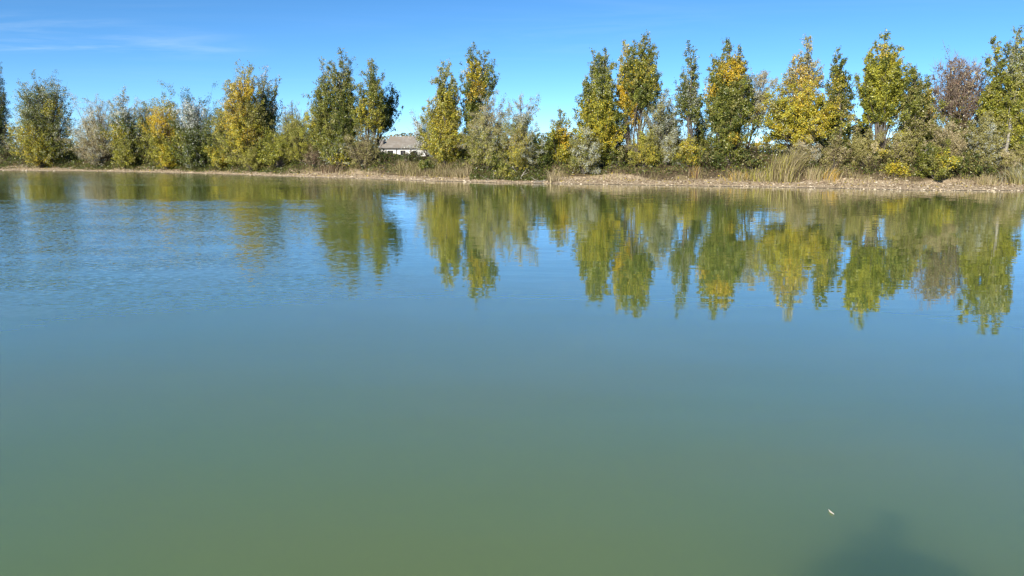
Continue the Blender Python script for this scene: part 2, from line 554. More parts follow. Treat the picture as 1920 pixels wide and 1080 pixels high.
def plant(name, cat, label, off, base_px, low, leaders, pal, patches=(), form='poplar', leaf='broad', dens=1.0,
          size=0.088, seed=0, group=None, bark=None, trunk_r=0.11, show_stem=True, depth=None, droop=0.0, bare=False, nbr=1.0, wide=1.0,
          base_y=None):
    """A tree or shrub. leaders: (tip px, tip py, half width px[, foliage bottom py]) in the photograph's pixels, turned
    into metres at the tree's own distance."""
    rng = np.random.default_rng(seed * 7919 + 13)
    Y = float(ray_shore(base_px) + off)
    b = at(base_px, 300, Y)
    base = np.array([b[0], Y, 0.0])
    base[2] = ground_z(base[0], base[1]) - 0.08
    m_per_px = Y / (F * math.cos(PITCH))
    root = thing(name, label, cat, base, group)
    trunk, limbs = Geo(), Geo()
    LP, LC, LO = [], [], []
    if form == 'poplar':            # a poplar is a sheaf of ascending shoots, each with a pointed tip of its own
        sheaf = []
        for ld in leaders:
            lw = ld[3] if len(ld) > 3 else low
            h_px = lw - ld[1]
            sheaf.append((ld[0], ld[1] - 5, ld[2] * 0.80, lw))
            for q in range(4 if ld[2] > 15 else 2):
                u = (-0.62, 0.58, -0.28, 0.30)[q] + rng.uniform(-0.1, 0.1)
                sheaf.append((ld[0] + u * ld[2] * 1.05, ld[1] + h_px * (0.06 + 0.42 * abs(u) + rng.uniform(0, 0.07)), ld[2] * 0.36, lw - h_px * rng.uniform(0, 0.2)))
        leaders = sheaf
    for li, ld in enumerate(leaders):
        tx, ty, hw = ld[:3]
        lowp = ld[3] if len(ld) > 3 else low
        hw = hw * wide
        hw_m = hw * m_per_px
        dy = rng.uniform(-0.5, 0.5) * hw_m * (1.7 if len(leaders) > 1 else 0.5)
        tip = at(tx, ty, Y + dy)
        zl = max(at(tx, lowp, Y + dy)[2], base[2] + 0.15)
        H = tip[2] - base[2]
        c1 = base * 0.62 + tip * 0.38
        c1[0] = base[0] * 0.55 + tip[0] * 0.45
        c1[2] = base[2] + H * 0.55

        wob = rng.normal(size=(2, 2)) * 0.02 * H

        def stem(t):
            t = np.asarray(t, float)[..., None]
            p = (1 - t) ** 2 * base + 2 * t * (1 - t) * c1 + t ** 2 * tip
            s = np.sin(np.pi * t)
            s2 = np.sin(2 * np.pi * t)
            p[..., 0:1] += s2 * wob[0, 0] + s * wob[0, 1] * 0.5
            p[..., 1:2] += s2 * wob[1, 0] + s * wob[1, 1] * 0.5
            return p
        tt = np.linspace(0, 0.985, 11)
        r0 = trunk_r * (1.0 if li == 0 else (0.62 if ld[2] > 12 else 0.30)) * min(1.0, H / 7 + 0.2)
        trunk.tube(stem(tt), r0 * (1 - 0.93 * tt) * np.where(tt < 0.05, 1.25, 1), 7)
        # branches
        span = max(tip[2] - zl, 0.4)
        nb = max(6, int(span * (5.6 if form == 'poplar' else 8.0) * nbr * (0.8 + hw_m * 0.35)))
        tz = (np.arange(nb) + rng.uniform(0, 1, nb)) / nb
        tz = tz ** 0.86
        zt = zl + span * tz
        az = np.arange(nb) * 2.399963 + rng.uniform(-0.7, 0.7, nb)
        el = np.radians(np.clip(rng.normal(FORM_EL[form][0], FORM_EL[form][1], nb) + np.where(tz < 0.45, 75, 16) * (tz - 0.45), -18, 82))
        reach = (1.45 if form == 'poplar' else 1.95) * hw_m * crown_profile(tz, form) * rng.uniform(0.45, 1.12, nb) + 0.08
        Lb = reach / np.maximum(np.cos(el), 0.35)
        Lb = np.minimum(Lb, 1.1 * span + 0.3)
        hor = np.stack([np.cos(az), np.sin(az)], -1)
        z0 = np.clip(zt - Lb * np.sin(el) * 0.72, base[2] + 0.1, tip[2] - 0.05)
        ts = np.clip((z0 - base[2]) / H, 0.02, 0.985)
        # invert the stem curve numerically: z is close to monotone in t
        grid = np.linspace(0, 1, 60)
        gz = stem(grid)[:, 2]
        ts = np.interp(z0, gz, grid)
        p0 = stem(ts)
        d = np.stack([hor[:, 0] * np.cos(el), hor[:, 1] * np.cos(el), np.sin(el)], -1)
        curve = np.stack([np.zeros(nb), np.zeros(nb), (rng.uniform(0.02, 0.16, nb) - droop) * Lb], -1)
        side = np.stack([-hor[:, 1], hor[:, 0], np.zeros(nb)], -1) * (rng.normal(size=nb) * 0.10 * Lb)[:, None]

        def branch(i, s):
            s = s[..., None]
            return p0[i] + d[i] * Lb[i][..., None] * s + (curve[i] + side[i]) * s * s
        for k in range(nb):
            s = np.linspace(0, 1, 4)
            rb = max(0.009, min(0.045, Lb[k] * 0.016))
            limbs.tube(branch(np.full(4, k), s), rb * (1.05 - s), 4, cap=False)
        # twigs and leaves
        K = 7
        ks = rng.uniform(0.22, 1.0, (nb, K)) ** 0.8
        tw = rng.normal(size=(nb, K, 3)) * 0.75 + d[:, None, :] * 0.9
        tw[..., 2] += 0.25 - 2.2 * droop
        tw /= np.linalg.norm(tw, axis=-1)[..., None]
        tw *= (rng.uniform(0.14, 0.40, (nb, K)) * (0.55 + 0.35 * Lb[:, None]))[..., None]
        if bare:
            for k in range(nb):
                for q in range(K):
                    a = branch(np.array([k, k]), np.array([ks[k, q]] * 2))[0]
                    m = a + tw[k, q] * 1.6 + [0, 0, 0.12]
                    limbs.tube([a, a + tw[k, q] * 0.9, m], [0.011, 0.008, 0.004], 3, cap=False)
                    for _ in range(3):
                        u = rng.uniform(0.3, 1)
                        a2 = a + tw[k, q] * u
                        limbs.tube([a2, a2 + rng.normal(size=3) * 0.16 + tw[k, q] * 0.5 + [0, 0, 0.1]], [0.007, 0.003], 3, cap=False)
        area = 2 * hw * (span / m_per_px) * 0.62
        n = int(area * (1.30 if form == 'poplar' else 1.75) * dens * (0.125 / size) ** 1.2)
        if n < 3:
            continue
        wgt = Lb ** 1.3 * rng.uniform(0.45, 1.5, nb)
        bi = rng.choice(nb, n, p=wgt / wgt.sum())
        kq = rng.integers(0, K, n)
        pos = branch(bi, ks[bi, kq]) + tw[bi, kq] * (rng.uniform(0.0, 1.0, n) ** 0.7)[:, None] + rng.normal(size=(n, 3)) * (0.045 + 0.015 * Lb[bi])[:, None]
        # colours: one dominant tint per branch, strays per leaf
        letters = np.array(list(pal))
        dom = rng.choice(letters, nb)
        lt = np.where(rng.uniform(size=n) < 0.55, dom[bi], rng.choice(letters, n))
        for (qx, qy, qr, ql, qp) in patches:
            cp = at(qx, qy, Y)
            dd = np.sqrt((pos[:, 0] - cp[0]) ** 2 + (pos[:, 2] - cp[2]) ** 2) / (qr * m_per_px)
            jb = rng.uniform(0.75, 1.3, nb)[bi]
            hit = (dd * jb < 1) & (rng.uniform(size=n) < qp)
            lt = np.where(hit, rng.choice(np.array(list(ql)), n), lt)
        c = np.zeros((n, 3))
        for L_ in set(lt.tolist()):
            c[lt == L_] = TARR[L_]
        c *= (rng.uniform(0.72, 1.28, n) * rng.uniform(0.85, 1.15, nb)[bi])[:, None]
        LP.append(pos)
        LC.append(c)
        o_ = pos - stem(np.clip((pos[:, 2] - base[2]) / H, 0, 1))
        LO.append(o_ / (np.linalg.norm(o_, axis=1)[:, None] + 0.3))
    trunk.build('trunk', bark or BARK, root, True)
    limbs.build('branches', bark or BARK, root, True)
    if LP:
        pos, c, o_ = np.vstack(LP), np.vstack(LC), np.vstack(LO)
        gz = ground_z(pos[:, 0], pos[:, 1])
        keep = pos[:, 2] > np.maximum(gz + 0.03, 0.06)
        pos, c, o_ = pos[keep], c[keep], o_[keep]
        if leaf == 'narrow':
            v, f = leaf_quads(pos, size * 1.25, 0.30, rng, 0.3, o_, 0.3)
            mat = WILLOW_LEAF
        else:
            v, f = leaf_quads(pos, size, 0.80, rng, 0.35, o_, 0.25)
            mat = LEAF
        kind(mesh_obj('crown', v, f, mat, root, np.repeat(c, 3, 0)), 'stuff')
        leaf_total[0] += len(f)
    return root


def bush_leaders(px, top, hw, low, n, seed, flat=0.55):
    rng = np.random.default_rng(seed + 501)
    out = []
    for k in range(n):
        u = (k + 0.5 + rng.uniform(-0.35, 0.35)) / n * 2 - 1
        h = low - top
        ty = top + h * flat * abs(u) ** 1.8 + rng.uniform(0, 0.14) * h
        out.append((px + u * hw * 0.86, ty, hw * rng.uniform(0.95, 1.35) / max(1.6, n * 0.42), low + rng.uniform(-4, 4)))
    out[n // 2] = (out[n // 2][0], top, out[n // 2][2], low)
    return out


TREES = 'trees along the far bank'
BUSHES = 'shrubs along the far bank'


def tree(*a, **k):
    return plant(*a, group=TREES, **k)


def bush(name, label, px, top, hw, low, off, pal, n=5, patches=(), seed=0, flat=0.55, **k):
    k.setdefault('form', 'bushy')
    return plant(name, 'shrub', label, off, px, low, bush_leaders(px, top, hw, low, n, seed, flat), pal, patches,
                 seed=seed, group=BUSHES, trunk_r=k.pop('trunk_r', 0.035), **k)


# --- left stretch
tree('poplar_tree', 'tree', 'dark grey-green tree cut off by the left edge of the picture', 9.0, -14, 284,
     [(-6, 122, 26), (-30, 150, 30), (8, 178, 18), (-4, 220, 30)], 'GGGN', seed=1, wide=1.3, dens=1.2)
tree('poplar_tree', 'tree', 'broad multi-stemmed green poplar with yellow lower left side, foliage down to the beach', 3.6, 85, 314,
     [(85, 148, 25), (49, 158, 22), (122, 168, 24), (66, 178, 24), (104, 172, 24), (138, 205, 14), (40, 205, 16), (80, 218, 40), (62, 250, 36), (112, 240, 32)],
     'GGGMSO', [(72, 268, 26, 'YLY', 0.62), (108, 205, 16, 'YL', 0.6), (50, 240, 16, 'YL', 0.5), (85, 165, 60, 'SMM', 0.35), (95, 285, 50, 'ML', 0.35)], seed=2, wide=1.02, form='bushy', dens=1.15)
tree('willow_tree', 'tree', 'pale beige-grey willow, first silvery tree right of the broad green and yellow poplar', 4.2, 186, 311,
     [(185, 194, 20), (168, 228, 18), (205, 218, 18), (180, 238, 30), (165, 255, 20)], 'BSOBO', leaf='narrow', form='bushy', seed=3, wide=1.3, dens=1.6,
     patches=[(178, 225, 30, 'WB', 0.35), (185, 285, 25, 'BN', 0.5)])
tree('white_poplar_tree', 'tree', 'white poplar with silvery pointed top and yellow-green lower leaves', 4.0, 235, 315,
     [(236, 167, 19), (214, 192, 16), (258, 200, 14), (232, 215, 28), (222, 262, 24), (245, 262, 22)], 'GGMMW', seed=4, wide=1.3,
     patches=[(236, 190, 34, 'WS', 0.62), (222, 255, 22, 'LY', 0.55), (236, 290, 34, 'MO', 0.6)], dens=1.1)
tree('willow_tree', 'tree', 'dull grey-olive willow squeezed between the silvery-topped poplar and the golden tree', 7.0, 276, 306,
     [(275, 196, 16), (290, 206, 12), (264, 212, 14), (275, 235, 20)], 'OMOBO', leaf='narrow', form='bushy', seed=5, wide=1.3, dens=1.5)
tree('autumn_tree', 'tree', 'golden yellow tree glowing above a yellow-green leafy skirt', 3.8, 314, 319,
     [(314, 184, 15), (302, 205, 16), (328, 205, 14), (312, 222, 24), (305, 258, 28), (328, 262, 26)], 'MOLM', seed=6, wide=1.3, form='bushy',
     patches=[(312, 228, 32, 'AYY', 0.93), (314, 196, 20, 'YLS', 0.6), (310, 290, 44, 'LMO', 0.6)], dens=1.1)
tree('white_poplar_tree', 'tree', 'rounded poplar with bright white crown top and dark green lower half', 4.0, 368, 319,
     [(368, 193, 22), (346, 196, 16), (390, 212, 16), (360, 215, 26), (382, 240, 26), (355, 250, 24)], 'GGGM', seed=7, wide=1.3, form='bushy',
     patches=[(362, 212, 28, 'WWS', 0.8), (372, 240, 30, 'SG', 0.3), (348, 262, 18, 'LO', 0.4)], dens=1.15)
tree('autumn_tree', 'tree', 'low dark tree with scattered yellow leaves between the white-topped poplar and the orange one', 4.2, 424, 317,
     [(428, 204, 17), (408, 215, 14), (430, 230, 24), (408, 262, 22), (436, 268, 20)], 'GGMO', seed=8, wide=1.3, form='bushy',
     patches=[(424, 222, 24, 'YLO', 0.5), (410, 290, 18, 'LY', 0.5)], dens=1.0)
tree('autumn_tree', 'tree', 'orange and yellow poplar with green outer twigs, tallest of the autumn trees on the left', 4.0, 462, 319,
     [(460, 125, 18), (424, 152, 15), (440, 158, 16), (478, 150, 15), (452, 172, 28), (424, 200, 20), (482, 190, 22), (450, 225, 36), (460, 258, 34)],
     'MOLO', seed=9, wide=1.02, form='bushy', patches=[(458, 168, 20, 'YAY', 0.8), (440, 180, 22, 'YO', 0.6), (430, 215, 32, 'YAO', 0.6), (460, 140, 14, 'YL', 0.7), (458, 252, 26, 'YL', 0.55), (478, 258, 16, 'AO', 0.4)], dens=1.05)
tree('white_poplar_tree', 'tree', 'silver-backed dark poplar leaning right out from behind the orange and yellow poplar', 7.5, 492, 300,
     [(500, 128, 20), (526, 148, 15), (488, 160, 20), (518, 172, 18), (500, 200, 26), (532, 195, 9)], 'GGGMS', seed=10, wide=1.3,
     patches=[(495, 145, 26, 'WS', 0.7), (525, 150, 22, 'SG', 0.4), (528, 190, 12, 'RBS', 0.6)], dens=0.85)
tree('willow_tree', 'tree', 'thin grey twiggy willow with brownish wispy top beside the leaning silver-backed poplar', 7.0, 545, 300,
     [(546, 190, 9), (534, 210, 10), (556, 214, 10), (540, 232, 16)], 'NOMB', leaf='narrow', form='bushy', seed=11, wide=1.3, dens=0.9)
bush('leafy_shrub', 'rounded fresh green leafy shrub below the twiggy grey willow', 520, 254, 27, 322, 3.8, 'MLMG', 4, seed=12, wide=1.3,
     patches=[(515, 285, 22, 'LM', 0.6)])
tree('willow_tree', 'tree', 'olive-grey bushy willow just left of the tall twin-topped green poplar', 5.6, 566, 312,
     [(570, 216, 17), (552, 236, 18), (588, 238, 16), (568, 250, 26), (552, 270, 22)], 'OOMML', leaf='narrow', form='bushy', seed=13, wide=1.3, dens=1.5)

# --- middle stretch
tree('poplar_tree', 'tree', 'tall slightly shorter green poplar, left stem of the pair left of the farmhouse', 5.4, 618, 312,
     [(602, 116, 22, 250), (590, 172, 20), (612, 190, 34), (588, 215, 22), (602, 225, 32)], 'GMMOM', seed=14, wide=1.12,
     patches=[(605, 140, 24, 'SMO', 0.35), (600, 240, 36, 'LOM', 0.4), (585, 226, 12, 'YL', 0.5)])
tree('poplar_tree', 'tree', 'tallest green poplar left of the farmhouse with a rounded pointed top', 5.8, 648, 306,
     [(638, 96, 28, 240), (655, 150, 20), (644, 175, 34), (660, 205, 22)], 'GGMMO', seed=15, wide=1.12,
     patches=[(640, 120, 40, 'MOS', 0.3), (648, 228, 24, 'G', 0.5)], dens=1.1)
tree('poplar_tree', 'tree', 'egg-shaped green poplar with a visible gap under its crown, beside the farmhouse', 5.8, 690, 306,
     [(697, 118, 26, 215), (700, 170, 30, 232), (678, 200, 18, 250), (712, 215, 18, 250)], 'GMMOM', seed=16, wide=1.12,
     patches=[(690, 210, 28, 'LY', 0.35), (708, 240, 14, 'YL', 0.4)])
tree('poplar_tree', 'tree', 'dark shaded poplar standing against the sky directly above the farmhouse roof', 9.0, 702, 268,
     [(736, 160, 20, 235), (748, 178, 13, 240), (724, 195, 20, 245), (738, 210, 20, 250)], 'GGGG', seed=17, wide=1.12, dens=1.0)
bush('willow_shrub', 'twiggy brown-olive willow shrub under the egg-shaped poplar', 682, 248, 30, 326, 4.0, 'OONB', 5, leaf='narrow', dens=0.95, seed=18, wide=1.12)
bush('leafy_shrub', 'small light green shrub at the foot of the twin green poplars', 634, 268, 22, 320, 3.6, 'MLSG', 4, seed=19, wide=1.12, patches=[(640, 300, 16, 'LY', 0.4)])
bush('dry_shrub', 'rust-brown dry shrub on the bank left of the small light green shrub', 590, 284, 26, 322, 3.8, 'NNBR', 5, dens=0.7, seed=20, wide=1.12, leaf='narrow')
tree('willow_tree', 'tree', 'pale silver willow peeking out left of the yellow-green poplar beside the farmhouse', 8.0, 800, 296,
     [(800, 214, 16), (786, 236, 14), (810, 232, 18)], 'SSWO', leaf='narrow', form='bushy', seed=21, wide=1.12, dens=1.15)
tree('poplar_tree', 'tree', 'yellow-green poplar with leafy base right of the farmhouse', 4.6, 836, 318,
     [(842, 118, 20, 230), (822, 158, 20), (858, 172, 18), (836, 180, 38), (800, 190, 14, 230), (820, 235, 34), (850, 240, 34)], 'MOLM', seed=22, wide=1.12,
     patches=[(842, 135, 26, 'SGM', 0.45), (806, 190, 16, 'S', 0.5), (836, 212, 36, 'YLO', 0.5), (826, 260, 40, 'YLO', 0.4), (868, 185, 12, 'YA', 0.5)], dens=1.15)
tree('poplar_tree', 'tree', 'tall poplar with yellow left half and dark green right half behind the yellow-green one', 6.6, 884, 306,
     [(888, 88, 18, 200), (912, 102, 16, 190), (928, 118, 12, 190), (900, 150, 26, 230), (882, 160, 18, 240), (886, 200, 24)], 'GGMM', seed=23, wide=1.12,
     patches=[(886, 135, 20, 'YLY', 0.65), (896, 168, 14, 'YAY', 0.6), (880, 185, 12, 'AO', 0.4)], dens=0.95)
tree('willow_tree', 'tree', 'feathery grey-olive willow overlapping the foot of the yellow and dark green poplar', 3.6, 916, 328,
     [(918, 190, 22), (896, 228, 22), (936, 232, 18), (914, 240, 34), (894, 268, 26), (936, 272, 20)], 'OOSBO', leaf='narrow', form='bushy', seed=24, wide=1.12, dens=1.3,
     patches=[(930, 200, 14, 'BN', 0.4), (905, 290, 40, 'MGL', 0.5)])
tree('willow_tree', 'tree', 'slim-topped silvery olive willow overhanging the water with yellow tufts below', 3.2, 972, 328,
     [(974, 187, 16, 250), (956, 224, 18), (990, 226, 16), (972, 240, 30), (1000, 262, 14), (950, 268, 18), (976, 270, 26)], 'OSOM', leaf='narrow', form='bushy', seed=25, wide=1.12, dens=1.2,
     patches=[(974, 262, 18, 'YBO', 0.5), (960, 290, 20, 'YLO', 0.5), (980, 310, 12, 'YL', 0.5), (978, 205, 20, 'S', 0.5)])
bush('dark_shrub', 'dark green shrub in the gap between the overhanging willow and the small yellowish poplar', 1014, 258, 20, 330, 4.2, 'GGGM', 4, seed=26, wide=1.12)
tree('poplar_tree', 'tree', 'small yellow-flecked poplar left of the big feathery green one', 4.8, 1050, 318,
     [(1050, 214, 17), (1034, 232, 13), (1066, 230, 14), (1048, 248, 24), (1060, 268, 22)], 'GMML', seed=27, wide=1.12,
     patches=[(1060, 255, 20, 'YA', 0.55), (1046, 225, 20, 'SO', 0.35), (1052, 290, 18, 'LY', 0.4)])
bush('willow_shrub', 'domed grey-green willow shrub in front of the big feathery green poplar', 1096, 250, 34, 336, 3.2, 'OMOS', 6, leaf='narrow', dens=1.35, seed=28, wide=1.12,
     patches=[(1060, 310, 10, 'L', 0.5)])

# --- right stretch
tree('poplar_tree', 'tree', 'big feathery green poplar with long ascending branches and yellow lower right', 4.8, 1126, 322,
     [(1110, 100, 17, 230), (1136, 98, 18, 230), (1124, 106, 22, 230), (1098, 150, 18, 240), (1124, 165, 42, 270), (1150, 178, 16, 260), (1092, 205, 16, 270), (1130, 225, 36)],
     'GGMLM', seed=29, wide=1.16, patches=[(1108, 225, 40, 'LLY', 0.45), (1150, 255, 18, 'YLY', 0.6), (1125, 135, 40, 'SM', 0.25), (1112, 262, 30, 'LY', 0.35)], dens=1.05)
tree('autumn_tree', 'tree', 'slender orange-yellow poplar pressed against the left side of the tallest poplar', 6.2, 1182, 306,
     [(1168, 82, 13, 180), (1166, 128, 16, 220), (1174, 150, 18, 225), (1186, 200, 14, 250)], 'OYLM', seed=30, wide=1.16,
     patches=[(1172, 180, 28, 'AYY', 0.75), (1166, 100, 18, 'YLO', 0.45), (1190, 215, 16, 'AY', 0.7)], dens=0.95)
tree('poplar_tree', 'tree', 'tallest poplar, dense green and yellow with an egg-shaped top', 6.0, 1194, 308,
     [(1214, 65, 18, 170), (1192, 82, 14, 180), (1208, 110, 34, 205), (1230, 130, 14, 200), (1200, 150, 22, 210)], 'GMMOG', seed=31, wide=1.16,
     patches=[(1200, 130, 22, 'YLO', 0.35), (1226, 160, 12, 'YL', 0.4), (1212, 90, 24, 'OM', 0.4)], dens=1.15)
tree('willow_tree', 'tree', 'thin see-through grey-green willow between the tallest poplar and the slim sparse poplar', 6.4, 1234, 306,
     [(1240, 172, 17), (1222, 196, 16), (1258, 190, 18), (1212, 215, 16), (1240, 222, 24)], 'OSSGO', leaf='narrow', form='bushy', seed=32, wide=1.16, dens=0.85)
tree('poplar_tree', 'tree', 'slim sparse green poplar with sky showing around its bare lower stem', 6.0, 1294, 306,
     [(1290, 82, 14, 230), (1300, 122, 14, 220), (1276, 145, 13, 225), (1292, 160, 24, 240)], 'GGMMS', seed=33, wide=1.16, dens=0.72)
tree('poplar_tree', 'tree', 'wide green poplar with an orange-yellow patch near its top', 4.8, 1368, 318,
     [(1364, 78, 20, 200), (1334, 108, 16, 220), (1386, 92, 14, 200), (1362, 130, 40, 250), (1398, 152, 18, 235), (1330, 172, 20, 265), (1352, 190, 36, 285), (1350, 245, 30, 310)],
     'GGMMO', seed=34, wide=1.16, patches=[(1368, 132, 22, 'AYY', 0.75), (1330, 170, 11, 'AY', 0.65), (1380, 105, 14, 'YA', 0.5), (1372, 258, 12, 'AY', 0.6), (1345, 120, 24, 'YLO', 0.3)], dens=1.1)
tree('willow_tree', 'tree', 'pale thin-leaved willow on long bare leaning stems right of the orange-patched poplar', 6.0, 1396, 308,
     [(1440, 136, 14, 215), (1418, 142, 15, 220), (1458, 150, 11, 210), (1430, 170, 24, 240), (1446, 200, 14, 235)], 'BSOB', leaf='narrow', form='bushy', seed=35, wide=1.16, dens=0.95, trunk_r=0.09)
tree('autumn_tree', 'tree', 'sparse pale yellow poplar rising above the round yellow-green tree', 6.4, 1506, 306,
     [(1512, 70, 15, 160), (1492, 108, 14, 170), (1530, 116, 14, 170), (1506, 128, 28, 190), (1480, 128, 10, 165)], 'OBOYS', seed=36, wide=1.16, dens=0.72,
     patches=[(1500, 140, 22, 'YA', 0.45)])
tree('autumn_tree', 'tree', 'broad round yellow-green tree standing behind the tall bent reeds', 5.0, 1492, 312,
     [(1500, 158, 34, 262), (1468, 188, 26, 272), (1530, 178, 28, 265), (1450, 216, 20, 275), (1494, 200, 44, 280), (1540, 215, 20, 275)], 'MLLYO', form='round', seed=37, wide=1.16,
     patches=[(1505, 195, 46, 'YLL', 0.35), (1520, 235, 24, 'YYL', 0.5), (1500, 165, 30, 'AYO', 0.5), (1480, 268, 26, 'YL', 0.5)], dens=1.15)
tree('poplar_tree', 'tree', 'narrow dark green poplar between the pale yellow poplar and the wide bright green one', 5.4, 1570, 314,
     [(1572, 96, 13, 180), (1562, 130, 14, 210), (1584, 140, 14, 210), (1570, 160, 24, 260), (1566, 220, 26, 300)], 'GGMGO', seed=38, wide=1.16,
     patches=[(1568, 155, 14, 'YL', 0.45), (1590, 215, 16, 'YLB', 0.55), (1560, 200, 22, 'BO', 0.35)], dens=1.0)
tree('poplar_tree', 'tree', 'wide bright green poplar with flaring branches left of the bare reddish-brown tree', 4.8, 1648, 316,
     [(1660, 63, 16, 170), (1634, 104, 16, 200), (1684, 92, 15, 180), (1655, 110, 38, 210), (1624, 150, 18, 235), (1646, 165, 38, 240), (1704, 128, 11, 190), (1690, 162, 14, 210)],
     'MLMLG', seed=39, wide=1.16, patches=[(1650, 95, 14, 'YB', 0.45), (1676, 112, 12, 'YL', 0.55), (1645, 170, 36, 'LL', 0.4)], dens=1.1)
tree('poplar_tree', 'tree', 'shorter dark tree with orange right edge directly left of the bare reddish-brown tree', 5.4, 1716, 314,
     [(1714, 132, 16, 215), (1736, 148, 12, 215), (1700, 165, 16, 235), (1720, 180, 32, 265), (1742, 190, 14, 250), (1712, 230, 30, 300)], 'GMOOG', seed=40, wide=1.16,
     patches=[(1738, 175, 14, 'YO', 0.5), (1736, 210, 14, 'ABR', 0.55), (1712, 240, 22, 'OB', 0.4)], dens=1.1)
tree('bare_tree', 'tree', 'nearly leafless reddish-brown tree with a rounded twiggy crown', 8.5, 1792, 306,
     [(1795, 117, 20, 215), (1772, 128, 18, 220), (1818, 124, 18, 210), (1754, 150, 14, 220), (1836, 140, 14, 205), (1795, 140, 34, 240), (1776, 170, 28, 250), (1752, 172, 18, 240), (1842, 165, 16, 230)], 'RRNB', form='bushy', seed=41, wide=1.3,
     dens=0.16, bare=True, nbr=0.9, size=0.10, bark=RED_BARK, patches=[(1780, 205, 28, 'ON', 0.6)])
tree('poplar_tree', 'tree', 'thin column-topped green poplar right of the bare reddish-brown tree', 5.2, 1862, 314,
     [(1862, 76, 12, 150), (1868, 130, 18, 230), (1850, 150, 16, 250), (1878, 160, 16, 260), (1862, 190, 26, 280)], 'GMMLO', seed=42, wide=1.16,
     patches=[(1856, 200, 26, 'LL', 0.4)], dens=1.1)
tree('poplar_tree', 'tree', 'large green poplar with a pale forked trunk cut off by the right edge', 4.6, 1880, 316,
     [(1912, 55, 17, 190), (1940, 60, 17, 200), (1898, 112, 13, 220), (1922, 140, 22, 260), (1896, 180, 16, 280), (1934, 200, 26, 290)], 'MMLGO', seed=43, bark=PALE_BARK, trunk_r=0.12, wide=1.15,
     patches=[(1905, 120, 30, 'S', 0.3), (1900, 240, 30, 'L', 0.4)], dens=1.0)

# --- shrubs of the right stretch
bush('leafy_shrub', 'olive-yellow bushy shrub under the slender orange-yellow poplar', 1208, 250, 30, 332, 4.2, 'LOOM', 5, patches=[(1208, 290, 22, 'YLO', 0.5)], seed=50, leaf='narrow', dens=1.2)
bush('willow_shrub', 'grey-green shrub below the see-through willow', 1254, 258, 26, 330, 4.6, 'OMSO', 5, leaf='narrow', dens=1.1, seed=51)
bush('leafy_shrub', 'yellow-leaved shrub between the grey-green shrub and the wide orange-patched poplar', 1290, 266, 26, 330, 4.6, 'LYOO', 5, dens=0.95, seed=52, patches=[(1295, 285, 18, 'YL', 0.5)])
bush('dark_shrub', 'low dark olive shrub at the foot of the orange-patched poplar', 1330, 292, 30, 338, 4.0, 'GGON', 5, seed=53)
bush('willow_shrub', 'silvery beige willow shrub rising behind the tall bent reeds', 1510, 258, 34, 330, 4.0, 'BSOB', 6, leaf='narrow', dens=1.25, seed=54)
bush('leafy_shrub', 'olive-brown shrub under the narrow dark green poplar', 1566, 270, 28, 338, 3.6, 'OOBN', 5, leaf='narrow', dens=1.1, seed=55)
bush('willow_shrub', 'tan and olive willow shrub beneath the wide bright green poplar', 1625, 252, 36, 338, 4.0, 'OBOO', 6, leaf='narrow', dens=1.25, seed=56, patches=[(1650, 280, 18, 'YL', 0.5)])
bush('leafy_shrub', 'pale olive shrub with yellow leaves left of the pale arching willow shrub', 1690, 258, 34, 336, 4.2, 'OBLO', 6, dens=1.05, seed=57, patches=[(1700, 300, 24, 'ON', 0.5)], leaf='narrow')
bush('yellow_shrub', 'small bright lemon-yellow shrub low on the gravel beach', 1682, 317, 25, 340, 2.7, 'YLLYO', 7, seed=58, dens=0.9, flat=0.3)
bush('willow_shrub', 'pale straw-green arching willow shrub, widest shrub below the bare reddish-brown tree', 1772, 234, 40, 316, 4.2, 'BOOT', 6, leaf='narrow', dens=1.3, seed=59, patches=[(1780, 255, 26, 'BT', 0.4)])
bush('leafy_shrub', 'green shrub spilling onto the beach below the pale arching willow shrub', 1758, 290, 34, 348, 2.8, 'GMMO', 5, seed=60, patches=[(1770, 300, 16, 'LY', 0.5)], dens=1.15)
bush('willow_shrub', 'tall grey-olive willow shrub in front of the column-topped poplar', 1846, 216, 32, 318, 4.4, 'OOSO', 6, leaf='narrow', dens=1.25, seed=61)
bush('willow_shrub', 'olive-tan shrub behind the drooping grasses at the right edge', 1905, 280, 34, 338, 3.8, 'OBOO', 5, leaf='narrow', dens=1.15, seed=62)
bush('dark_shrub', 'low dark shrub below the tall grey-olive willow shrub', 1822, 298, 26, 338, 3.8, 'GGNO', 5, seed=63)

for args in (
    ('yellow-green low bush at the foot of the broad green and yellow poplar', 74, 266, 30, 313, 2.5, 'MLYO', 110),
    ('beige twiggy bush under the pale beige-grey willow', 180, 268, 27, 314, 2.6, 'BOSN', 111),
    ('low green and yellow bush under the silvery pointed white poplar', 234, 276, 25, 316, 2.5, 'MMLO', 112),
    ('bright yellow-green bush below the golden tree', 312, 270, 30, 320, 2.4, 'LMLY', 114),
    ('low dark bush with pale leaf backs under the white-topped rounded poplar', 364, 276, 26, 320, 2.6, 'GGMS', 116),
    ('yellow-flecked low bush under the low dark tree', 414, 280, 22, 320, 2.6, 'GMYL', 118),
    ('olive bush at the foot of the orange and yellow poplar', 470, 280, 24, 323, 2.6, 'OMLO', 119)):
    bush('leafy_shrub', args[0], *args[1:7], 6, leaf='narrow' if args[7] % 2 else 'broad', dens=1.2, seed=args[7])

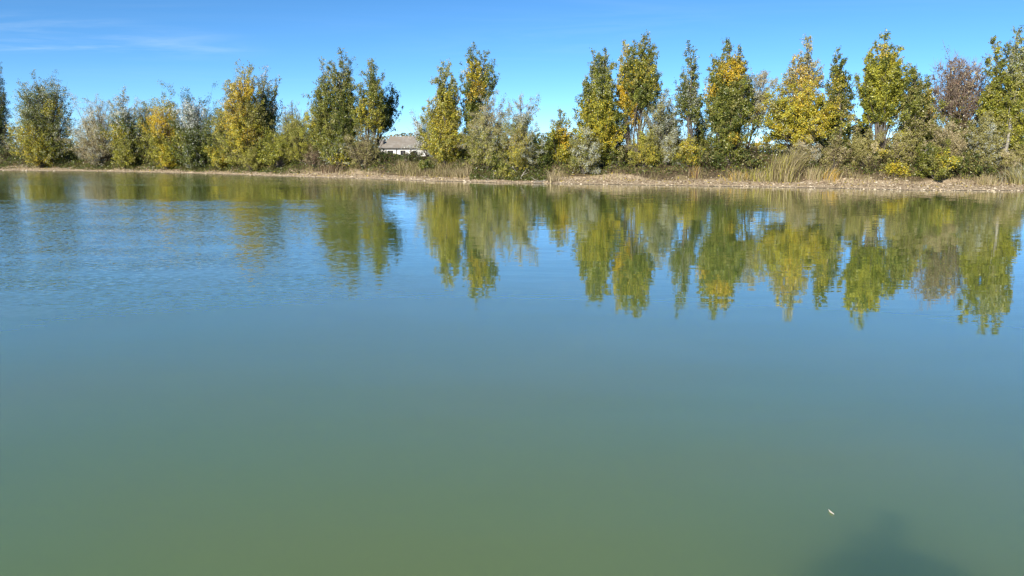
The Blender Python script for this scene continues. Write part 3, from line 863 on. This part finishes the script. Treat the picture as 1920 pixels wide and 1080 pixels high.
# --- second row, behind the trees
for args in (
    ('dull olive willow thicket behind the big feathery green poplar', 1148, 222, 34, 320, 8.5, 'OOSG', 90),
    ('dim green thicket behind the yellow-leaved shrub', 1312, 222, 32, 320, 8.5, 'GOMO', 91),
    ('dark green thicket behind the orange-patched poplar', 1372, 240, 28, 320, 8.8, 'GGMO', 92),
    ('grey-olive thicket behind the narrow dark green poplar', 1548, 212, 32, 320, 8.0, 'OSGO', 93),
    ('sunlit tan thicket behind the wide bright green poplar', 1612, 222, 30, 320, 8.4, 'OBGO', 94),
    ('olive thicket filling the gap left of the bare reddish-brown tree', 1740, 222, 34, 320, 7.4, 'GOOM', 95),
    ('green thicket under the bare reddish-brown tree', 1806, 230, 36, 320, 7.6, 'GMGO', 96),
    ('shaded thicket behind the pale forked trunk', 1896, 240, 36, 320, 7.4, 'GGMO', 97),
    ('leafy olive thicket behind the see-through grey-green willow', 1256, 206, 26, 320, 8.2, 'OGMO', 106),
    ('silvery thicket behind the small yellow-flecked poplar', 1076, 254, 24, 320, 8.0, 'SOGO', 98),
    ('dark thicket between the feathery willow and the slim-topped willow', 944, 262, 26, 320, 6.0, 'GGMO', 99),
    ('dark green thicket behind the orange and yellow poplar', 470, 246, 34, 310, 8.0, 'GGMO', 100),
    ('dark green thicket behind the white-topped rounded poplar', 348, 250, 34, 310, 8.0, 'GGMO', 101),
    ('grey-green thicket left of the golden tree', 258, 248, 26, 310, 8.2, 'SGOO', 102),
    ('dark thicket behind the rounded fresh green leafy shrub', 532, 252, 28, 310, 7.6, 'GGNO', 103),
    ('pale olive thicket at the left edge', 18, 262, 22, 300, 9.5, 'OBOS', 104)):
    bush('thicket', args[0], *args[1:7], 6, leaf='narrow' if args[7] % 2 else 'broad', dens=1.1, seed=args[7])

# --- low shrubs of the left and middle bank
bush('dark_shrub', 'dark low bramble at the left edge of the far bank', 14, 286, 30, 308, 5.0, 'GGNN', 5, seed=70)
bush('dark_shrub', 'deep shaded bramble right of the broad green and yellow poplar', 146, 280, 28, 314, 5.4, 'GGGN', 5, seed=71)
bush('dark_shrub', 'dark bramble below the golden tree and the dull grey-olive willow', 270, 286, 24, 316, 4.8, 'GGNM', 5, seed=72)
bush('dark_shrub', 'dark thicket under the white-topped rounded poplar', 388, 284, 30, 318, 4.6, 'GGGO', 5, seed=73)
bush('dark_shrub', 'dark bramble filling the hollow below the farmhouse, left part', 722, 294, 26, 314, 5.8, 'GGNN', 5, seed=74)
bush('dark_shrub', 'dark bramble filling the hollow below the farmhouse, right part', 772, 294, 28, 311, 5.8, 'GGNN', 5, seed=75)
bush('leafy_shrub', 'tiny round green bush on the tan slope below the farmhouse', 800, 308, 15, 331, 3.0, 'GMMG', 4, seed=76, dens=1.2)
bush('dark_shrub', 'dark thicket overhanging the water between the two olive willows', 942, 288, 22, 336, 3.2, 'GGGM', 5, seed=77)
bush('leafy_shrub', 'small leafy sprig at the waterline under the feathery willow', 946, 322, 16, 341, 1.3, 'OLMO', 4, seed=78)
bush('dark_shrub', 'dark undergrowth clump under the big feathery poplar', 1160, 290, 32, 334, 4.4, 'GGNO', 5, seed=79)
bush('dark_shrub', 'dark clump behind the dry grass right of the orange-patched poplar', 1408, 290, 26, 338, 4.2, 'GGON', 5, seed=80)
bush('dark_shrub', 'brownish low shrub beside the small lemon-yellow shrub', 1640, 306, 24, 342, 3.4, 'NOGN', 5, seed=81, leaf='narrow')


# ------------------------------------------------------------------ undergrowth, grass, reeds, beach
def blades(base, height, lean, width, rng, seg=3):
    """Tapered bent blades. base (n,3), height (n,), lean (n,2) sideways shift of the tip, width (n,)."""
    n = len(base)
    az = rng.uniform(0, math.pi, n)
    side = np.stack([np.cos(az), np.sin(az), np.zeros(n)], -1)
    rows = []
    for k in range(seg + 1):
        t = k / seg
        c = base + np.stack([lean[:, 0] * t ** 2, lean[:, 1] * t ** 2, height * (t - 0.22 * t ** 3 * (np.hypot(lean[:, 0], lean[:, 1]) / (height + 1e-6)))], -1)
        w = (width * (1 - 0.88 * t) * 0.5)[:, None]
        rows += [c - side * w, c + side * w]
    v = np.stack(rows, 1).reshape(-1, 3)
    m = 2 * (seg + 1)
    f = np.concatenate([np.stack([np.arange(n) * m + 2 * k, np.arange(n) * m + 2 * k + 1,
                                  np.arange(n) * m + 2 * k + 3, np.arange(n) * m + 2 * k + 2], -1) for k in range(seg)])
    return v, f, m


def tints(letters, n, rng):
    c = np.array([TARR[a] for a in rng.choice(np.array(list(letters)), n)])
    return c * rng.uniform(0.7, 1.3, n)[:, None]


def reed_clump(label, px, off, wpx, h_m, n, pal, lean=0.3, seed=0, name='reed_clump', cat='reeds', width=0.028, bias=(0.0, 0.0)):
    rng = np.random.default_rng(seed + 900)
    Y = float(ray_shore(px) + off)
    mp = Y / F
    cx = at(px, 330, Y)[0]
    x = cx + rng.normal(size=n) * wpx * mp * 0.42
    y = Y + rng.normal(size=n) * 0.35
    base = np.stack([x, y, ground_z(x, y) - 0.02], -1)
    h = h_m * rng.uniform(0.45, 1.05, n)
    ln = np.stack([(x - cx) * 0.45 + rng.normal(size=n) * lean * h + bias[0] * h, rng.normal(size=n) * lean * 0.8 * h + bias[1] * h], -1)
    v, f, m = blades(base, h, ln, width * rng.uniform(0.6, 1.4, n), rng)
    c = np.repeat(tints(pal, n, rng), m, 0)
    root = thing(name, label, cat, (cx, Y, ground_z(cx, Y)), 'reed and grass clumps on the far shore')
    kind(mesh_obj('blades', v, f, STRAW, root, c), 'stuff')
    return root


reed_clump('tall green-tan reed clump bending right over the beach', 1464, 2.0, 22, 2.1, 620, 'TBOLN', 0.22, 1, bias=(0.18, -0.05))
reed_clump('dark leaning reed stalks on the right flank of the tall bent reeds', 1484, 2.6, 16, 2.0, 320, 'ONNB', 0.16, 2, bias=(0.35, 0.0))
reed_clump('upright pale grass clump left of the tall bent reeds', 1420, 2.2, 18, 0.9, 150, 'TBLO', 0.2, 3, 'grass_clump', 'grass clump')
reed_clump('golden grass clump right of the tall bent reeds', 1526, 2.4, 16, 0.95, 170, 'TTOB', 0.28, 4, 'grass_clump', 'grass clump', bias=(0.15, 0))
reed_clump('pale dead reed tuft standing in the water beside the fallen branches', 1036, 0.7, 12, 1.05, 90, 'TBNB', 0.34, 5, 'grass_clump', 'grass clump')
reed_clump('short golden grass clump below the wide orange-patched poplar', 1384, 2.4, 22, 0.7, 170, 'TBOA', 0.25, 6, 'grass_clump', 'grass clump')
reed_clump('rusty orange grass tuft below the yellow-leaved shrub', 1304, 2.7, 8, 0.9, 110, 'ARBN', 0.22, 7, 'grass_clump', 'grass clump')
reed_clump('orange-tan grass clump under the tall grey-olive willow shrub', 1850, 2.2, 22, 0.7, 220, 'TTOB', 0.28, 8, 'grass_clump', 'grass clump')
reed_clump('drooping grey-green sedge clump at the right edge', 1908, 2.4, 22, 1.3, 300, 'OSOB', 0.42, 9, 'grass_clump', 'grass clump', bias=(-0.25, -0.1))
reed_clump('bright orange-brown grass tuft under the narrow dark green poplar', 1556, 2.7, 14, 0.95, 200, 'TTAB', 0.3, 10, 'grass_clump', 'grass clump', bias=(0.3, 0))
reed_clump('tan grass clump under the yellow-green poplar right of the farmhouse', 868, 2.6, 26, 0.8, 380, 'TBNB', 0.3, 11, 'grass_clump', 'grass clump')
reed_clump('rusty grass clump below the small light green shrub', 624, 2.8, 24, 0.9, 320, 'RBNN', 0.3, 12, 'grass_clump', 'grass clump')


def along(n, px0, px1, o0, o1, rng):
    px = rng.uniform(px0, px1, n)
    off = rng.uniform(o0, o1, n)
    Y = np.interp(px, [p[0] for p in SHORE_PX], [on_water(*p)[1] for p in SHORE_PX]) + off
    x = (px - 960) / F * Y * math.cos(PITCH)
    return x, Y


def build_cover():
    rng = np.random.default_rng(77)
    # undergrowth on the bank: leafy, clumped; some of its dark leaves stand in for shade
    n = 80000
    x, y = along(n, -60, 1990, 2.9, 9.5, rng)
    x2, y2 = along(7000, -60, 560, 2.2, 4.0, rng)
    x3, y3 = along(5000, 880, 1030, 0.9, 3.2, rng)
    shade_leaves = []  # extra dark leaves down the left beach, imitating pockets of shade
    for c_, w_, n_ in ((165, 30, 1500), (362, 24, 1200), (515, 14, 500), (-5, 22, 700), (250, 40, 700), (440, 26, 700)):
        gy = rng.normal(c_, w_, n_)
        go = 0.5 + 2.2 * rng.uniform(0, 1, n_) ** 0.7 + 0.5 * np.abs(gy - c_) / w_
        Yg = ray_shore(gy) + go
        shade_leaves.append(((gy - 960) / F * Yg * math.cos(PITCH), Yg))
    x = np.concatenate([x, x2, x3] + [g_[0] for g_ in shade_leaves])
    y = np.concatenate([y, y2, y3] + [g_[1] for g_ in shade_leaves])
    n = len(x)
    clump = np.sin(1.1 * x + 0.6 * y) + np.sin(2.3 * x - 0.9 * y + 1) + np.sin(0.45 * x + 2) * 1.2
    o_ = (y - shore_y(x)) * 0.92
    h = np.clip(0.62 + 0.30 * clump, 0.10, 1.35) * np.clip((o_ - 0.8) / 2.0, 0.15, 1) * np.where(o_ > 6.5, 0.5, 1.0)
    h *= 1 - 0.72 * np.exp(-((x + 7.9) / 2.6) ** 4)
    z = ground_z(x, y) + rng.uniform(0, 1, n) ** 1.1 * h
    pos = np.stack([x, y, z], -1)
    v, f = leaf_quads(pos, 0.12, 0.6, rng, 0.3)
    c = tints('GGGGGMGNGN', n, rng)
    kind(tag(mesh_obj('undergrowth', v, f, LEAF, None, np.repeat(c, 3, 0)), 'dark brambly undergrowth covering the far bank, with dark leaves standing in for shade on the left beach', 'undergrowth'), 'stuff')
    # dry grass on the bank foot and on the tan slope below the farmhouse
    n = 4500
    x, y = along(n, 560, 1990, 1.7, 3.6, rng)
    xs, ys = along(4200, 745, 868, 1.8, 5.2, rng)
    xt, yt = along(5000, -60, 1990, 7.0, 10.5, rng)
    q = np.abs(xt + 8.3) > 3.6
    xt, yt = xt[q], yt[q]
    x, y = np.concatenate([x, xs, xt]), np.concatenate([y, ys, yt])
    dn = np.sin(0.9 * x) + np.sin(2.1 * x + 0.5) + rng.normal(size=len(x)) * 0.6
    keep = (dn > -0.1) | (np.arange(len(x)) >= n)
    x, y = x[keep], y[keep]
    n = len(x)
    base = np.stack([x, y, ground_z(x, y) - 0.02], -1)
    hh = rng.uniform(0.18, 0.62, n)
    ln = rng.normal(size=(n, 2)) * 0.3 * hh[:, None]
    v, f, m = blades(base, hh, ln, rng.uniform(0.012, 0.03, n), rng, 2)
    c = np.repeat(tints('TBBNOONN', n, rng), m, 0)
    kind(tag(mesh_obj('dry_grass', v, f, STRAW, None, c), 'dry tan grass along the foot of the far bank', 'grass'), 'stuff')
    # stones and clods of the beach
    n = 8000
    x, y = along(n, -60, 1990, -0.25, 2.6, rng)
    s = rng.gamma(1.6, 0.016, n) + 0.015
    s[:60] += rng.uniform(0.03, 0.09, 60)
    octa = np.array([(1, 0, 0), (0, 1, 0), (-1, 0, 0), (0, -1, 0), (0, 0, 0.55), (0, 0, -0.5)], float)
    jit = octa[None] * rng.uniform(0.65, 1.25, (n, 6, 1)) * s[:, None, None]
    a = rng.uniform(0, 6.28, n)
    ca, sa = np.cos(a)[:, None], np.sin(a)[:, None]
    jx = jit[..., 0] * ca - jit[..., 1] * sa
    jy = jit[..., 0] * sa + jit[..., 1] * ca
    v = np.stack([jx * 1.3 + x[:, None], jy + y[:, None], jit[..., 2] + ground_z(x, y)[:, None]], -1).reshape(-1, 3)
    tri = np.array([(0, 1, 4), (1, 2, 4), (2, 3, 4), (3, 0, 4), (1, 0, 5), (2, 1, 5), (3, 2, 5), (0, 3, 5)])
    f = (np.arange(n)[:, None, None] * 6 + tri[None]).reshape(-1, 3)
    c = np.repeat(np.array([(0.50, 0.40, 0.27), (0.40, 0.31, 0.20), (0.22, 0.165, 0.11), (0.58, 0.49, 0.36)])[rng.integers(0, 4, n)] * rng.uniform(0.7, 1.2, n)[:, None], 6, 0)
    kind(tag(mesh_obj('beach_stones', v, f, STONE, None, c), 'pale stones and clods strewn over the narrow gravel beach', 'stones'), 'stuff')
    # fallen leaves and straw on the beach
    n = 9000
    x, y = along(n, -60, 1990, 0.5, 4.5, rng)
    pos = np.stack([x, y, ground_z(x, y) + 0.03], -1)
    v, f = leaf_quads(pos, 0.12, 0.5, rng, 2.0)
    kind(tag(mesh_obj('fallen_leaves', v, f, STRAW, None, np.repeat(tints('TBNYRNB', n, rng), 3, 0)), 'dry fallen leaves littering the beach and bank foot', 'leaves'), 'stuff')
    # far wood across the fields
    n = 42000
    ang = rng.uniform(-0.72, 0.72, n)
    ang = np.round(ang * 90) / 90 + rng.normal(size=n) * 0.007
    d = 330 + 40 * np.sin(ang * 23) + rng.normal(size=n) * 6
    hgt = 6.0 + 2.2 * np.sin(np.round(ang * 90) * 12.9) + 1.2 * np.sin(ang * 40)
    hgt *= np.where(ang > 0.2, 0.75, 1.0)
    z = -0.3 + hgt * rng.uniform(0, 1, n) ** 0.8
    pos = np.stack([np.sin(ang) * d, np.cos(ang) * d, z], -1)
    v, f = leaf_quads(pos, 0.75, 0.9, rng, 0.4)
    kind(tag(mesh_obj('far_wood', v, f, LEAF, None, np.repeat(tints('OONBG', n, rng), 3, 0)), 'low far-off wood on the horizon behind the fields', 'woods'), 'stuff')


def tint_material(name, rough=0.9):
    m, nt, out = new_mat(name)
    a = node(nt, 'ShaderNodeAttribute', attribute_name='tint')
    p = node(nt, 'ShaderNodeBsdfPrincipled', inp={'Roughness': rough, 'Specular IOR Level': 0.25})
    nt.links.new(a.outputs['Color'], p.inputs['Base Color'])
    nt.links.new(p.outputs[0], out.inputs[0])
    return m


STONE = tint_material('stone')
build_cover()


def driftwood(label, pts_px, off, r, seed=0, twigs=3):
    """Dead branch given by pixel points at its own distance; lies on the shore or leans out of the water."""
    rng = np.random.default_rng(seed + 40)
    Y = float(ray_shore(pts_px[0][0]) + off)
    pts = np.array([at(px, py, Y + k * 0.25) for k, (px, py) in enumerate(pts_px)])
    g = Geo()
    k = len(pts)
    t = np.linspace(0, 1, 7)
    P = np.stack([np.interp(t, np.linspace(0, 1, k), pts[:, i]) for i in range(3)], -1) + rng.normal(size=(7, 3)) * r * 0.35
    g.tube(P, r * (1 - 0.65 * t), 6)
    root = thing('driftwood', label, 'dead branch', P[0], 'dead branches at the waterline')
    g.build('limb', DEADWOOD, root, True)
    for q in range(twigs):
        g2 = Geo()
        a = P[2 + (q % 4)]
        d = rng.normal(size=3) * 0.25
        d[2] = abs(d[2]) * 0.8
        g2.tube([a, a + d, a + d * 1.7 + [0, 0, 0.05]], [r * 0.4, r * 0.25, r * 0.1], 5)
        g2.build('twig', DEADWOOD, root, True)
    return root


driftwood('pale dead branch leaning up out of the shade under the slim-topped willow', [(978, 331), (986, 318)], 0.6, 0.045, 1, 2)
driftwood('thin grey branch slanting in the dark hollow left of the leaning pale branch', [(961, 312), (968, 322)], 0.9, 0.03, 2, 1)
driftwood('low driftwood branch lying along the waterline under the feathery willow', [(908, 341.0), (922, 338.5), (932, 337)], 0.25, 0.04, 3, 3)
driftwood('dark forked branch lying in the water left of the pale dead reed tuft', [(1000, 342), (1014, 341), (1026, 337)], 0.2, 0.05, 4, 4)
driftwood('broken pale stick poking out of the water beside the dark forked branch', [(1019, 344), (1013, 339)], 0.05, 0.03, 5, 1)
driftwood('bare pale bough slanting out of the pale arching willow shrub', [(1730, 288), (1746, 274)], 4.0, 0.05, 6, 2)


# ------------------------------------------------------------------ farmhouses
def farmhouse(label, px0, px1, Y, eave_py, ridge_py, gz, win_px, posts_px, depth=8.0, hip=True):
    x0, x1 = at(px0, 275, Y)[0], at(px1, 275, Y)[0]
    ez = at(700, eave_py, Y)[2]
    rz = at(700, ridge_py, Y + depth / 2)[2]
    root = thing('farmhouse', label, 'house', ((x0 + x1) / 2, Y, gz))
    g = Geo()
    # walls with gable ends as one closed prism, set under the roof
    ym = Y + depth / 2
    v = [(x0, Y, gz), (x1, Y, gz), (x1, Y + depth, gz), (x0, Y + depth, gz), (x0, Y, ez), (x1, Y, ez), (x1, Y + depth, ez), (x0, Y + depth, ez),
         (x0, ym, rz - 0.12), (x1, ym, rz - 0.12)]
    f = [(0, 1, 5, 4), (2, 3, 7, 6), (1, 2, 6, 9, 5), (3, 0, 4, 8, 7)]
    # front wall is built around the window openings
    wins = [(at(a, 275, Y)[0], at(b, 275, Y)[0]) for a, b in win_px]
    zt, zb = ez - 0.42, ez - 1.55
    f = f[1:]
    g.add(v, f)
    edges = [x0] + [e for w in wins for e in w] + [x1]
    for a, b in zip(edges[0::2], edges[1::2]):
        g.box(a, b, Y, Y + 0.3, gz, ez)
    for a, b in wins:
        g.box(a, b, Y, Y + 0.3, zt, ez)
        g.box(a, b, Y, Y + 0.3, gz, zb)
    g.build('wall', WALL, root)
    rf = Geo()
    ov, th = 0.35, 0.14
    cut = 1.3 if hip else 0.0
    e = ez - 0.05
    rf.add([(x0 - ov, Y - ov, e), (x1 + ov, Y - ov, e), (x1 + ov - cut, ym, rz), (x0 - ov + cut, ym, rz),
            (x0 - ov, Y - ov, e + th), (x1 + ov, Y - ov, e + th), (x1 + ov - cut, ym, rz + th), (x0 - ov + cut, ym, rz + th)],
           [(0, 3, 2, 1), (4, 5, 6, 7), (0, 1, 5, 4), (1, 2, 6, 5), (3, 0, 4, 7)])
    rf.add([(x0 - ov, Y + depth + ov, e), (x1 + ov, Y + depth + ov, e), (x1 + ov - cut, ym, rz), (x0 - ov + cut, ym, rz),
            (x0 - ov, Y + depth + ov, e + th), (x1 + ov, Y + depth + ov, e + th), (x1 + ov - cut, ym, rz + th), (x0 - ov + cut, ym, rz + th)],
           [(0, 1, 2, 3), (4, 7, 6, 5), (1, 0, 4, 5), (2, 1, 5, 6), (0, 3, 7, 4)])
    roof = rf.build('roof', ROOF, root)
    if hip:
        for xe, sg in ((x0 - ov, 1), (x1 + ov, -1)):
            h = Geo()
            h.add([(xe, Y - ov, e + th), (xe, Y + depth + ov, e + th), (xe + sg * cut, ym, rz + th),
                   (xe + sg * 0.1, Y - ov + 0.02, e), (xe + sg * 0.1, Y + depth + ov - 0.02, e), (xe + sg * (cut + 0.1), ym, rz)],
                  [(0, 2, 1), (3, 4, 5), (0, 1, 4, 3)])
            h.build('hip_end', ROOF, roof)
    rc = Geo()
    rc.tube([(x0 - ov + cut, ym, rz + th + 0.03), (x1 + ov - cut, ym, rz + th + 0.03)], [0.09, 0.09], 8)
    rc.build('ridge_cap', ROOF, roof)
    gt = Geo()
    gt.tube([(x0 - ov, Y - ov - 0.06, e + 0.04), (x1 + ov, Y - ov - 0.06, e + 0.04)], [0.07, 0.07], 8)
    gt.build('gutter', METAL, root)
    for a, b in wins:
        w = Geo()
        w.box(a, a + 0.06, Y + 0.10, Y + 0.17, zb, zt)
        w.box(b - 0.06, b, Y + 0.10, Y + 0.17, zb, zt)
        w.box(a + 0.06, b - 0.06, Y + 0.10, Y + 0.17, zb, zb + 0.06)
        w.box(a + 0.06, b - 0.06, Y + 0.10, Y + 0.17, zt - 0.06, zt)
        w.box((a + b) / 2 - 0.025, (a + b) / 2 + 0.025, Y + 0.11, Y + 0.16, zb + 0.06, zt - 0.06)
        win = w.build('window', GREY_WOOD, root)
        for s0, s1 in ((a + 0.06, (a + b) / 2 - 0.025), ((a + b) / 2 + 0.025, b - 0.06)):
            p = Geo()
            p.box(s0, s1, Y + 0.125, Y + 0.145, zb + 0.06, zt - 0.06)
            p.build('pane', DARK_GLASS, win)
    for px in posts_px:
        x = at(px, 275, Y)[0]
        d = Geo()
        d.tube([(x, Y - ov - 0.06, e), (x, Y - 0.08, e - 0.35), (x, Y - 0.08, gz)], [0.05, 0.05, 0.05], 8)
        d.build('downpipe', METAL, root)
    return root, ym, rz


house, hy, hz = farmhouse('long low white farmhouse with worn beige-brown roof, seen between the green and yellow-green poplars', 714, 858, 126.0, 277.5, 258.5, -0.35,
                          [(728, 737), (750.5, 760), (774, 783), (800, 809), (826, 835)], [743, 770, 818])
ch = Geo()
cxh = at(721, 275, hy)[0]
ch.box(cxh - 0.35, cxh + 0.35, hy - 3.2, hy - 2.5, 2.2, 3.5)
ch.box(cxh - 0.42, cxh + 0.42, hy - 3.27, hy - 2.43, 3.5, 3.62)
ch.build('chimney', GREY_WOOD, [c for c in house.children if c.name.startswith('roof')][0])
farmhouse('small white outbuilding with grey roof half hidden behind the twin green poplars', 596, 662, 128.0, 277.5, 266, -0.35,
          [(606, 613), (640, 647)], [628])

# far pond glimpsed under the leaning willow stems
pond = Geo()
a, b = at(1400, 275, 330.0), at(1530, 275, 330.0)
pv = [(a[0], 300, -0.2), (b[0], 290, -0.2), (b[0] * 2.0, 620, -0.2), (a[0] * 2.0, 640, -0.2)]
pond.add(pv, [(0, 1, 2, 3)])
kind(pond.build('pond_water', WATER), 'structure')


# ------------------------------------------------------------------ the floating leaf
def floating_leaf():
    c = on_water(1558.5, 962)
    L, Wd = 0.066, 0.017
    ang = math.atan2(*(on_water(1553, 957) - on_water(1565, 967.5))[[1, 0]])
    root = thing('floating_leaf', 'small pale dry leaf floating alone on the green water', 'leaf', (c[0], c[1], 0.0))
    n = 14
    V, Fc = [], []
    for k in range(n + 1):
        t = k / n
        w = Wd * (math.sin(math.pi * min(1, t * 0.9 + 0.06)) ** 0.8) * (0.55 + 0.75 * t)
        zc = 0.004 + 0.003 * (2 * t - 1) ** 2
        x = (0.5 - t) * L
        for s in (-1, -0.5, 0, 0.5, 1):
            V.append((x, s * w * 0.5 + 0.002 * math.sin(3 * t), zc + 0.0035 * abs(s)))
    for k in range(n):
        for s in range(4):
            a = k * 5 + s
            Fc.append((a, a + 1, a + 6, a + 5))
    m = Matrix.Rotation(ang, 3, 'Z')
    V = np.array([(m @ Vector(v)) + Vector((c[0], c[1], 0)) for v in V])
    pale = noise_material('pale_leaf', (0.70, 0.62, 0.45), (0.82, 0.76, 0.62), 90, 0.6)
    o = mesh_obj('blade', V, Fc, pale, root, smooth_shade=True)
    sm = o.modifiers.new('thickness', 'SOLIDIFY')
    sm.thickness = 0.0006
    g = Geo()
    pts = [m @ Vector(((0.5 - t) * L, 0.002 * math.sin(3 * t), 0.0045 + 0.003 * (2 * t - 1) ** 2)) + Vector((c[0], c[1], 0)) for t in np.linspace(-0.12, 0.95, 9)]
    g.tube(np.array(pts), np.linspace(0.0009, 0.0004, 9), 6)
    g.build('midrib', noise_material('midrib', (0.5, 0.4, 0.25), (0.6, 0.5, 0.32), 60, 0.6), root)


floating_leaf()


# ------------------------------------------------------------------ the photographer on the near bank (throws the soft shadow at lower right)
def photographer():
    gx, gy, gz = 0.0, -0.44, 1.12
    root = thing('person', 'person in dark jacket standing on the near bank, both hands raised holding a phone', 'person', (gx, gy, gz))
    P, E, Rr = [], [], []

    def v(x, y, z, r, par=None, ry=None):
        P.append((gx + x, gy + y, gz + z))
        Rr.append((r, ry or r))
        if par is not None:
            E.append((par, len(P) - 1))
        return len(P) - 1
    pel = v(0, 0, 0.96, 0.15, None, 0.115)
    wai = v(0, 0.01, 1.14, 0.14, pel, 0.105)
    che = v(0, 0.0, 1.33, 0.19, wai, 0.14)
    nb = v(0, 0.0, 1.46, 0.075, che)
    nk = v(0, 0.015, 1.53, 0.055, nb)
    h1 = v(0, 0.045, 1.60, 0.085, nk)
    v(0, 0.04, 1.70, 0.088, h1)
    for s in (-1, 1):
        sh = v(s * 0.21, 0, 1.41, 0.10, nb)
        el = v(s * 0.47, 0.02, 1.27, 0.11, sh)
        wr = v(s * 0.13, 0.33, 1.33, 0.03, el)
        pm = v(s * 0.095, 0.365, 1.345, 0.032, wr, 0.018)
        for q in range(4):
            f1 = v(s * (0.088 - 0.008 * q), 0.392, 1.335 + 0.021 * q, 0.0095, pm)
            v(s * (0.058 - 0.004 * q), 0.400, 1.340 + 0.019 * q, 0.0085, f1)
        t1 = v(s * 0.075, 0.36, 1.325, 0.011, pm)
        v(s * 0.045, 0.378, 1.34, 0.009, t1)
        hp = v(s * 0.10, 0, 0.90, 0.095, pel)
        kn = v(s * 0.12, 0.03, 0.49, 0.06, hp)
        an = v(s * 0.13, 0.0, 0.09, 0.042, kn)
        v(s * 0.15, 0.17, 0.035, 0.035, an)
    me = bpy.data.meshes.new('body')
    me.from_pydata(P, E, [])
    ob = bpy.data.objects.new('body', me)
    link(ob, root)
    me.materials.append(noise_material('dark_clothes', (0.03, 0.035, 0.05), (0.05, 0.055, 0.07), 40, 0.9))
    md = ob.modifiers.new('skin', 'SKIN')
    md.use_smooth_shade = True
    for i, sv in enumerate(me.skin_vertices[0].data):
        sv.radius = Rr[i]
        sv.use_root = (i == pel)
    sb = ob.modifiers.new('sub', 'SUBSURF')
    sb.levels = sb.render_levels = 2
    skin = noise_material('skin', (0.42, 0.26, 0.18), (0.48, 0.30, 0.21), 30, 0.6)
    hd = Geo()
    # head: face profile turned as stacked rings with nose, brow and chin
    prof = [(-0.115, 0.035, 0.045), (-0.10, 0.05, 0.065), (-0.06, 0.066, 0.082), (-0.02, 0.073, 0.09), (0.03, 0.076, 0.098), (0.07, 0.07, 0.092), (0.10, 0.05, 0.066), (0.115, 0.02, 0.03)]
    ang = np.arange(16) * 2 * math.pi / 16
    V = []
    for (z, rx, ry) in prof:
        for a in ang:
            yy = ry * math.sin(a)
            if abs(a - math.pi / 2) < 0.25 and -0.03 < z < 0.0:
                yy += 0.022
            V.append((gx + rx * math.cos(a), gy + 0.045 + yy, gz + 1.66 + z))
    Fh = [(i * 16 + k, i * 16 + (k + 1) % 16, (i + 1) * 16 + (k + 1) % 16, (i + 1) * 16 + k) for i in range(7) for k in range(16)]
    hd.add(V, Fh + [tuple(range(16))[::-1], tuple(112 + k for k in range(16))])
    hd.build('face', skin, root, True)
    hr = Geo()
    V2 = [(gx + (p[0] - gx) * 1.12, gy + 0.035 + (p[1] - gy - 0.045) * 1.1 - 0.02, p[2] + 0.02) for p in V[48:]]
    hr.add(V2, [(i * 16 + k, i * 16 + (k + 1) % 16, (i + 1) * 16 + (k + 1) % 16, (i + 1) * 16 + k) for i in range(4) for k in range(16)] + [tuple(64 + k for k in range(16))])
    hr.build('hair', noise_material('hair', (0.02, 0.014, 0.01), (0.05, 0.035, 0.022), 60, 0.6), root, True)
    ph = thing('phone', 'dark slim phone held up in both hands of the person', 'phone', (0, -0.035, 2.5))
    g = Geo()
    g.box(-0.055, 0.095, -0.042, -0.034, 2.455, 2.53)
    g.build('case', METAL, ph)
    g = Geo()
    g.box(-0.052, 0.092, -0.0445, -0.0425, 2.458, 2.527)
    g.build('screen', DARK_GLASS, ph)
    g = Geo()
    g.tube([(0.0, -0.0335, 2.5), (0.0, -0.030, 2.5)], [0.008, 0.008], 12)
    g.build('lens', DARK_GLASS, ph)


photographer()
print('LEAVES', leaf_total[0], 'objects', len(scene.objects))
